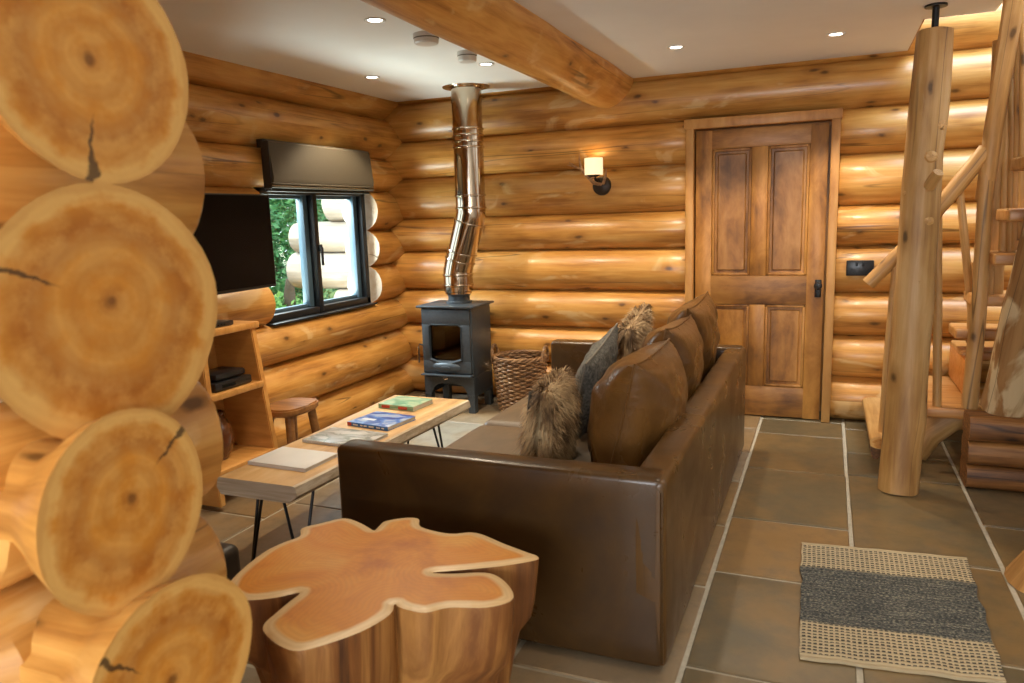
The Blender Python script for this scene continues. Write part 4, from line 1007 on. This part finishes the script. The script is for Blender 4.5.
# ------------------------------------------------------------------ rug
def build_rug():
    c = [(-0.038, 2.437), (0.548, 2.500), (0.572, 3.405), (-0.062, 3.352)]
    bm = newbm(); uvl = bm.loops.layers.uv.active; nx, ny = 36, 54; top = []; bot = []
    P = [Vector(p) for p in c]
    for j in range(ny+1):
        rt = []; rb = []
        for i in range(nx+1):
            u, v = i/nx, j/ny
            p = (P[0]*(1-u)+P[1]*u)*(1-v)+(P[3]*(1-u)+P[2]*u)*v
            e = Vector((0.010*mnoise.noise(Vector((v*9, 0 if u < 0.5 else 5, 1)))*abs(2*u-1)**6, 0.006*mnoise.noise(Vector((u*7, v*2, 4)))))
            z = 0.013+0.0022*mnoise.noise(Vector((u*5, v*6, 0)))+0.0012*math.sin(j*2.5)
            rt.append((bm.verts.new((p.x+e.x, p.y+e.y, z)), (u, v))); rb.append((bm.verts.new((p.x+e.x, p.y+e.y, 0.002)), (u, v)))
        top.append(rt); bot.append(rb)
    def F(q):
        f = bm.faces.new([x[0] for x in q])
        for lp, x in zip(f.loops, q): lp[uvl].uv = x[1]
    for j in range(ny):
        for i in range(nx):
            F((top[j][i], top[j][i+1], top[j+1][i+1], top[j+1][i])); F((bot[j][i], bot[j+1][i], bot[j+1][i+1], bot[j][i+1]))
    for i in range(nx): F((bot[0][i], bot[0][i+1], top[0][i+1], top[0][i])); F((top[ny][i], top[ny][i+1], bot[ny][i+1], bot[ny][i]))
    for j in range(ny): F((top[j][0], top[j+1][0], bot[j+1][0], bot[j][0])); F((bot[j][nx], bot[j+1][nx], top[j+1][nx], top[j][nx]))
    tag(obj('rag_rug', bm, 'rug', ang=1.2), 'woven cream and charcoal rag rug lying on the flagstones', 'rug')
build_rug()

# ------------------------------------------------------------------ post and stairs
def post_mesh(bm, p0, p1, r0, r1, seed, seg=22, n=12, flare=0.0, jit=0.10):
    p0, p1 = Vector(p0), Vector(p1); pts, rs = [], []
    for i in range(n+1):
        t = i/n; w = Vector((0.012*mnoise.noise(Vector((t*2.5, seed, 0))), 0.012*mnoise.noise(Vector((t*2.5, seed, 7))), 0))*(1 if 0 < i < n else 0)
        pts.append(p0.lerp(p1, t)+w); rs.append(r0+(r1-r0)*t+flare*max(0, 1-t*8)**1.5)
    tube(bm, pts, rs, seg, jitter=jit, seed=seed, capmi=1)
def nub(bm, c, d, r, seed):
    d = Vector(d).normalized(); c = Vector(c)
    tube(bm, [c-d*r*0.6, c+d*r*0.10, c+d*r*0.25], [r*1.6, r*1.1, r*0.45], 12, seed=seed, jitter=0.1)
o = thing('log_post', 'tall peeled log post standing on the floor before the stairs', 'post', (0.383, 4.19, 0))
bm = newbm(); p0, p1 = Vector((0.383, 4.19, 0.0)), Vector((0.445, 4.36, 2.275)); post_mesh(bm, p0, p1, 0.098, 0.083, 3.3, jit=0.16)
for t, a, s_ in ((0.80, -0.75, 0.020), (0.735, -1.35, 0.022), (0.60, -1.2, 0.020), (0.47, -1.5, 0.017), (0.33, 0.1, 0.020), (0.66, -2.7, 0.018)):
    c = p0.lerp(p1, t); dv = Vector((math.cos(a), math.sin(a), 0.1)); nub(bm, c+dv*0.085, dv, s_, t*9)
obj('trunk', bm, ['post', 'end'], o)
bm = newbm(); lathe(bm, (p1.x, p1.y, 0), [(0.001, 2.272), (0.055, 2.272), (0.055, 2.28), (0.016, 2.281), (0.016, CEIL-0.012), (0.05, CEIL-0.01), (0.05, CEIL), (0.001, CEIL)], 18); obj('adjusting_bolt', bm, 'steel', o)
bm = newbm(); tube(bm, [p0.lerp(p1, 0.68)+Vector((0.02, -0.07, -0.01)), p0.lerp(p1, 0.70)+Vector((0.05, -0.125, 0.01))], [0.03, 0.024], 12, capmi=0); obj('branch_stub', bm, ['post', 'end'], o)

def build_stairs():
    s = thing('staircase', 'rustic log staircase with pole balusters rising beside the post', 'staircase', (0.9, 4.8, 0))
    def tread(x0, x1, y0, y1, z, th=0.055, nose=None, rz=0.0):
        bm = newbm(); box(bm, ((x0+x1)/2, (y0+y1)/2, z-th/2), (x1-x0, y1-y0, th), bev=0.012, seg=3); obj('tread', bm, 'tread', s)
    # first step: half-round slab seen end on
    bm = newbm(); log(bm, (0.372, 4.46, 0.165), (0.372, 5.42, 0.165), 0.122, 0.035, 301, mi=0, capmi=1, sq=0.6, wob=0.03); obj('tread', bm, ['pole', 'end'], s)
    bm = newbm(); log(bm, (0.30, 4.70, 0.065), (0.30, 5.42, 0.065), 0.03, 0.07, 305, capmi=0); obj('riser', bm, ['plinth'], s)
    tread(0.52, 0.79, 4.53, 5.42, 0.365)
    bm = newbm(); box(bm, (0.755, 5.10, 0.475), (0.035, 0.62, 0.20), bev=0.006); obj('riser', bm, 'riser', s)
    tread(0.74, 1.65, 5.0, 5.42, 0.60)
    for k, (ya, yb, z) in enumerate(((4.90, 5.17, 0.745), (4.66, 4.95, 0.965), (4.42, 4.70, 1.20), (4.17, 4.46, 1.42), (3.92, 4.21, 1.65), (3.67, 3.96, 1.87), (3.42, 3.71, 2.09))):
        xs = 0.69 if k == 0 else 0.725 if k == 1 else 0.77
        tread(xs, 1.65, ya, yb, z, 0.06)
    # plinth of short logs
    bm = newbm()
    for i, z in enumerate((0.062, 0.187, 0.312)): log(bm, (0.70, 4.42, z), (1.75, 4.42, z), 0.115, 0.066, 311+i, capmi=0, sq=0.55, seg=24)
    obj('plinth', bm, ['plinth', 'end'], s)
    # curved carriage log below the second step, and the big stringer of the upper flight
    bm = newbm(); tube(bm, [(0.50, 4.78, 0.03), (0.56, 4.78, 0.16), (0.68, 4.79, 0.26), (0.86, 4.80, 0.30)], [0.075, 0.085, 0.085, 0.08], 16, jitter=0.1, seed=3); obj('carriage_log', bm, 'pole', s)
    bm = newbm(); a = aty(1010, 405, 4.5); b_ = aty(1062, 215, 3.95); b_ = a+(b_-a)*1.75; post_mesh(bm, a, b_, 0.13, 0.14, 8.8, n=10, jit=0.12); obj('stringer', bm, ['bark', 'bark'], s)
    bm = newbm(); post_mesh(bm, (1.60, 5.0, 0.40), (1.62, 3.30, 2.15), 0.11, 0.12, 4.8, n=10, jit=0.12); obj('stringer', bm, ['bark', 'bark'], s)
    # newel, handrails and balusters
    def pole(nm, pts, r, seed, jit=0.12, m='pole'):
        P = [Vector(p) for p in pts]; full = []
        for i in range(len(P)-1):
            for k in range(4): full.append(P[i].lerp(P[i+1], k/4))
        full.append(P[-1]); rr = [r[0]+(r[1]-r[0])*i/(len(full)-1) for i in range(len(full))]
        bm = newbm(); tube(bm, full, rr, 14, jitter=jit, seed=seed, capmi=0); obj(nm, bm, m, s)
    yn = 4.58
    pole('newel', [(0.735, yn, 0.36), (0.745, yn, 1.0), (0.735, yn, 1.70)], (0.040, 0.034), 21)
    pole('handrail', [aty(868, 284, yn), aty(905, 248, yn), aty(940, 206, yn), aty(987, 150, yn)], (0.036, 0.042), 22)
    pole('handrail', [aty(984, 200, yn+0.02), aty(993, 130, yn-0.02), aty(1008, 40, 4.45), aty(1024, -60, 4.30)], (0.040, 0.046), 23, m='post')
    pole('baluster', [aty(896, 262, yn), aty(889, 340, yn), aty(881, 448, yn)], (0.020, 0.022), 24)
    pole('baluster', [aty(938, 212, yn+.02), aty(938, 300, yn), aty(937, 411, yn)], (0.020, 0.023), 25)
    pole('baluster', [aty(960, 190, yn+0.05), aty(964, 235, yn+.05), aty(972, 318, 4.96)], (0.018, 0.022), 26)
    pole('newel', [aty(1003, 40, 4.62), aty(998, 150, 4.62), aty(992, 300, 4.80)], (0.046, 0.050), 27)
    for i, (ua, va, ub, vb, yy) in enumerate(((1007, 70, 1003, 252, 4.60), (1013, 30, 1011, 255, 4.56), (1019, 10, 1016, 250, 4.52), (1024, 0, 1022, 240, 4.47))):
        pole('baluster', [aty(ua, va, yy), aty((ua+ub)/2+1, (va+vb)/2, yy), aty(ub, vb, yy)], (0.018, 0.021), 30+i)
    pole('newel', [aty(980, 262, 4.85), aty(978, 300, 4.85), aty(975, 342, 4.95)], (0.042, 0.045), 41)
    pole('newel', [(0.79, 4.74, 0.96), (0.79, 4.74, 1.10), (0.79, 4.72, 1.17)], (0.045, 0.045), 42)
build_stairs()
o = thing('log_post', 'flared foot of a log post beyond the rug', 'post', (0.91, 3.28, 0))
bm = newbm(); post_mesh(bm, (0.91, 3.28, 0), (1.02, 3.20, 2.36), 0.10, 0.10, 6.1, flare=0.12, n=40, jit=0.06); obj('trunk', bm, ['post', 'end'], o)

# ------------------------------------------------------------------ small fixtures
def build_sconce():
    y = 5.455; pc = aty(602, 186, y); o = thing('wall_sconce', 'antler wall light with a lit square shade', 'wall light', (pc.x, y, pc.z))
    bm = newbm(); lathe(bm, None, [(0.001, 0.03), (0.045, 0.03), (0.066, 0.018), (0.070, -0.02), (0.001, -0.02)], 26, M=Matrix.Translation((pc.x, y, pc.z)) @ Matrix.Rotation(PI/2, 4, 'X')); obj('backplate', bm, 'bronze', o)
    ya = y-0.06
    def A(u, v, k=0): return aty(u, v, ya-k)
    bm = newbm(); tube(bm, [(pc.x, y-0.02, pc.z+0.01), A(594, 183), A(586, 175, .03), A(581, 168, .03), A(579.5, 160, .02), A(579, 152, .01)], [0.013, 0.014, 0.012, 0.010, 0.007, 0.002], 10)
    tube(bm, [A(581.5, 169, .03), A(575, 167, .05), A(567, 165, .06)], [0.009, 0.007, 0.002], 8); tube(bm, [A(578, 168, .04), A(572, 164, .03), A(569, 162.5, .02)], [0.006, 0.005, 0.002], 8)
    tube(bm, [A(603, 184), A(605.5, 176, .02), A(606.5, 168, .03)], [0.012, 0.009, 0.002], 10); tube(bm, [A(590, 180, .03), A(594, 176.5, .03)], [0.010, 0.012], 8); obj('antler', bm, 'antler', o)
    a, b_ = A(585, 175.5, .02), A(602.5, 157.5, .02); w = b_.x-a.x; h = b_.z-a.z; c = ((a.x+b_.x)/2, ya-0.02, (a.z+b_.z)/2)
    bm = newbm(); lathe(bm, (c[0], c[1], a.z), [(w/2-0.004, 0.004), (w/2, 0), (w/2, h), (w/2-0.004, h), (w/2-0.004, 0.004)], 26); obj('shade', bm, 'shade', o)
    bm = newbm(); lathe(bm, (c[0], c[1], a.z-0.012), [(0.001, 0), (0.03, 0), (0.05, 0.014), (0.001, 0.016)], 20); tube(bm, [(c[0], c[1], a.z-0.01), (pc.x-0.01, y-0.02, pc.z+0.01)], 0.010, 8); obj('candle_cup', bm, 'bronze', o)
    return c, h
SC, SCH = build_sconce()
spots = [((375, 20), 'recessed ceiling spotlight beside the beam, in front of the two alarms'), ((372, 77), 'recessed ceiling spotlight above the window corner'), ((486, 64), 'recessed ceiling spotlight between flue pipe and log beam'), ((676, 47), 'recessed ceiling spotlight right after the end of the log beam'), ((836, 34), 'recessed ceiling spotlight nearest the tall post')]
spots[3] = (spots[3][0], 'recessed ceiling spotlight on the door side of the log beam')
def build_spot(c, label):
    o = thing('downlight', label, 'downlight', (c.x, c.y, CEIL), 0, 'recessed spotlights in the ceiling')
    bm = newbm(); lathe(bm, (c.x, c.y, CEIL), [(0.034, -0.002), (0.047, -0.006), (0.052, -0.003), (0.052, 0.004), (0.034, 0.004), (0.034, -0.002)], 26); obj('trim_ring', bm, 'white', o)
    bm = newbm(); lathe(bm, (c.x, c.y, CEIL), [(0.001, -0.0015), (0.034, -0.0015), (0.034, 0.003), (0.001, 0.003)], 22); obj('lens', bm, 'lamp', o)
    return o
def spot_lamp(p, e=46, ang=108, blend=0.40, col=(1.0, 0.84, 0.62), r=0.035):
    d = bpy.data.lights.new('spot_lamp', 'SPOT'); d.energy = e; d.spot_size = math.radians(ang); d.spot_blend = blend; d.color = col; d.shadow_soft_size = r
    o = bpy.data.objects.new('spot_lamp', d); o.location = p; COL.objects.link(o)
first = None
for (uv, label) in spots:
    c = atz(*uv, CEIL)
    if first is None: first = build_spot(c, label)
    else: duplicate(first, c, None, label)
    spot_lamp((c.x, c.y, CEIL-0.02))
def build_alarm(c, label, r, h):
    o = thing('smoke_alarm', label, 'smoke alarm', (c.x, c.y, CEIL), 0)
    bm = newbm(); lathe(bm, (c.x, c.y, CEIL), [(0.001, -h), (r*0.82, -h), (r*0.93, -h+0.006), (r*0.95, -0.022), (r, -0.018), (r, 0), (0.001, 0)], 30); obj('casing', bm, 'white', o)
    bm = newbm(); lathe(bm, (c.x, c.y, CEIL), [(r*0.955, -0.026), (r*0.97, -0.024), (r*0.97, -0.021), (r*0.955, -0.019)], 30); obj('vent_band', bm, 'linen', o)
build_alarm(atz(426, 34, CEIL), 'white smoke alarm beside the log beam, further from the flue', 0.068, 0.05)
build_alarm(atz(467, 52, CEIL), 'white smoke alarm just in front of the flue pipe', 0.058, 0.055)
def build_socket():
    y = 5.45; a, b_ = aty(848, 274, y), aty(872, 262, y); c = (a+b_)/2; o = thing('wall_socket', 'black double socket on the logs between door and post', 'socket', (c.x, y, c.z))
    bm = newbm(); box(bm, (c.x, y+0.004, c.z), (0.165, 0.03, 0.10), bev=0.005); obj('plate', bm, 'black', o)
    for s in (-1, 1):
        bm = newbm(); box(bm, (c.x+s*0.02, y-0.013, c.z+0.025), (0.016, 0.008, 0.024), bev=0.002); obj('switch', bm, 'steel', o)
        bm = newbm()
        for dx, dz, w, h in ((0, 0.0, 0.006, 0.012), (-0.011, -0.018, 0.010, 0.005), (0.011, -0.018, 0.010, 0.005)): box(bm, (c.x+s*0.048+dx, y-0.0115, c.z+dz-0.008), (w, 0.002, h))
        obj('pin_slots', bm, 'irond', o, smooth=False)
build_socket()

# ------------------------------------------------------------------ outdoors, seen through the window
bm = newbm(); box(bm, (-10.5, 8, -0.65), (13.8, 26, 0.3)); struct(obj('ground', bm, 'soil', smooth=False), 'grassy ground outside the window', 'ground')
def plant(name, label, cat, c, size, n, m, seed, trunk=True, leaf=0.055, group=None):
    rr = random.Random(seed); o = thing(name, label, cat, (c[0], c[1], -0.5), 0, group)
    bm = newbm(); l = bm.faces.layers.float['rnd']
    blobs = [(Vector((rr.uniform(-.6, .6)*size[0], rr.uniform(-.6, .6)*size[1], rr.uniform(0.1, 0.9)*size[2])), rr.uniform(0.35, 0.6)) for _ in range(16)]
    for _ in range(n):
        b0, br = rr.choice(blobs); d = Vector((rr.gauss(0, 1), rr.gauss(0, 1), rr.gauss(0, 1))).normalized()*rr.uniform(0.65, 1.0)*br
        p = Vector((c[0], c[1], -0.5))+b0+Vector((d.x*size[0], d.y*size[1], d.z*size[2]*0.55))
        if p.z < -0.48: continue
        a = Vector((rr.gauss(0, 1), rr.gauss(0, 1), rr.gauss(0, 0.6))).normalized(); s = a.orthogonal().normalized(); s.rotate(Matrix.Rotation(rr.uniform(0, 6.28), 3, a)); Lf = leaf*rr.uniform(0.6, 1.3)
        q = [bm.verts.new(p+x) for x in (-a*Lf, s*Lf*0.42, a*Lf, -s*Lf*0.42)]; f = bm.faces.new(q); f[l] = rr.random()
    obj('foliage', bm, m, o, smooth=False)['kind'] = 'stuff'
    if trunk:
        bm = newbm(); tube(bm, [(c[0], c[1], -0.5), (c[0]+0.05, c[1], size[2]*0.3), (c[0]+0.1, c[1], size[2]*0.7)], [0.12, 0.10, 0.05], 10, jitter=0.2); obj('trunk', bm, 'trunk', o)
plant('garden_tree', 'dense green tree outside behind the window mullion', 'tree', (-9.6, 13.6), (1.5, 1.5, 4.6), 26000, 'leafd', 5)
plant('garden_tree', 'tall leafy tree outside seen beside the television edge', 'tree', (-8.3, 9.8), (1.3, 1.3, 4.4), 30000, 'leafd', 9)
plant('garden_tree', 'dark tree outside seen past the weathered log tails', 'tree', (-6.2, 12.4), (1.3, 1.3, 4.2), 20000, 'leafd', 15)
plant('garden_shrub', 'bright green low shrub outside the window', 'shrub', (-6.0, 7.3), (0.75, 0.75, 1.15), 14000, 'leafl', 12, leaf=0.04)

# ------------------------------------------------------------------ light
w = bpy.data.worlds.new('sky'); sc.world = w; w.use_nodes = True; nt = w.node_tree; bg = nt.nodes['Background']
bg.inputs[0].default_value = (0.86, 0.93, 1.0, 1); bg.inputs[1].default_value = 1.7
def area(name, loc, target, sx, sy, e, col):
    d = bpy.data.lights.new(name, 'AREA'); d.shape = 'RECTANGLE'; d.size = sx; d.size_y = sy; d.energy = e; d.color = col
    o = bpy.data.objects.new(name, d); o.location = loc; o.rotation_euler = (Vector(target)-Vector(loc)).to_track_quat('-Z', 'Y').to_euler(); COL.objects.link(o); return o
area('stairwell_daylight', (0.95, 4.8, 3.7), (0.95, 4.8001, 0.0), 1.5, 1.6, 70, (0.62, 0.82, 1.0))
area('window_daylight', (-4.3, 4.4, 2.2), (-2.3, 5.0, 0.8), 1.4, 0.8, 170, (0.84, 0.93, 1.0))
for p in ((0.35, 2.2), (0.9, 0.2), (-0.4, -1.2), (-1.7, 2.5)): spot_lamp((p[0], p[1], CEIL-0.02), 24)
area('kitchen_ceiling_fill', (-0.25, -3.02, 1.5), (-0.4, 2.0, 2.6), 2.4, 1.1, 95, (0.90, 0.95, 1.0))  # added fill behind the camera, aimed up to brighten the ceiling
area('low_ceiling_fill', (-4.0, 4.45, 0.35), (-1.6, 4.1, 2.4), 1.2, 0.7, 95, (0.93, 1.0, 0.95))  # added uplight outside, below the window view, to lift the ceiling
for p in ((1.5, -1.2, 1.5), (-2.3, -2.5, 1.5)):  # unseen point lamps added behind the camera as soft fill
    d = bpy.data.lights.new('kitchen_fill', 'POINT'); d.energy = 16; d.color = (1, 0.88, 0.70); d.shadow_soft_size = 0.16
    o = bpy.data.objects.new('kitchen_fill', d); o.location = p; COL.objects.link(o)
d = bpy.data.lights.new('candle_lamp', 'POINT'); d.energy = 0.35; d.color = (1, 0.72, 0.38); d.shadow_soft_size = 0.03
o = bpy.data.objects.new('candle_lamp', d); o.location = (SC[0], SC[1], SC[2]+0.03); COL.objects.link(o)

# ------------------------------------------------------------------ colour management
sc.view_settings.view_transform = 'Standard'; sc.view_settings.look = 'None'; sc.view_settings.gamma = 1.0
sc.view_settings.use_curve_mapping = False; sc.view_settings.exposure = 0.58
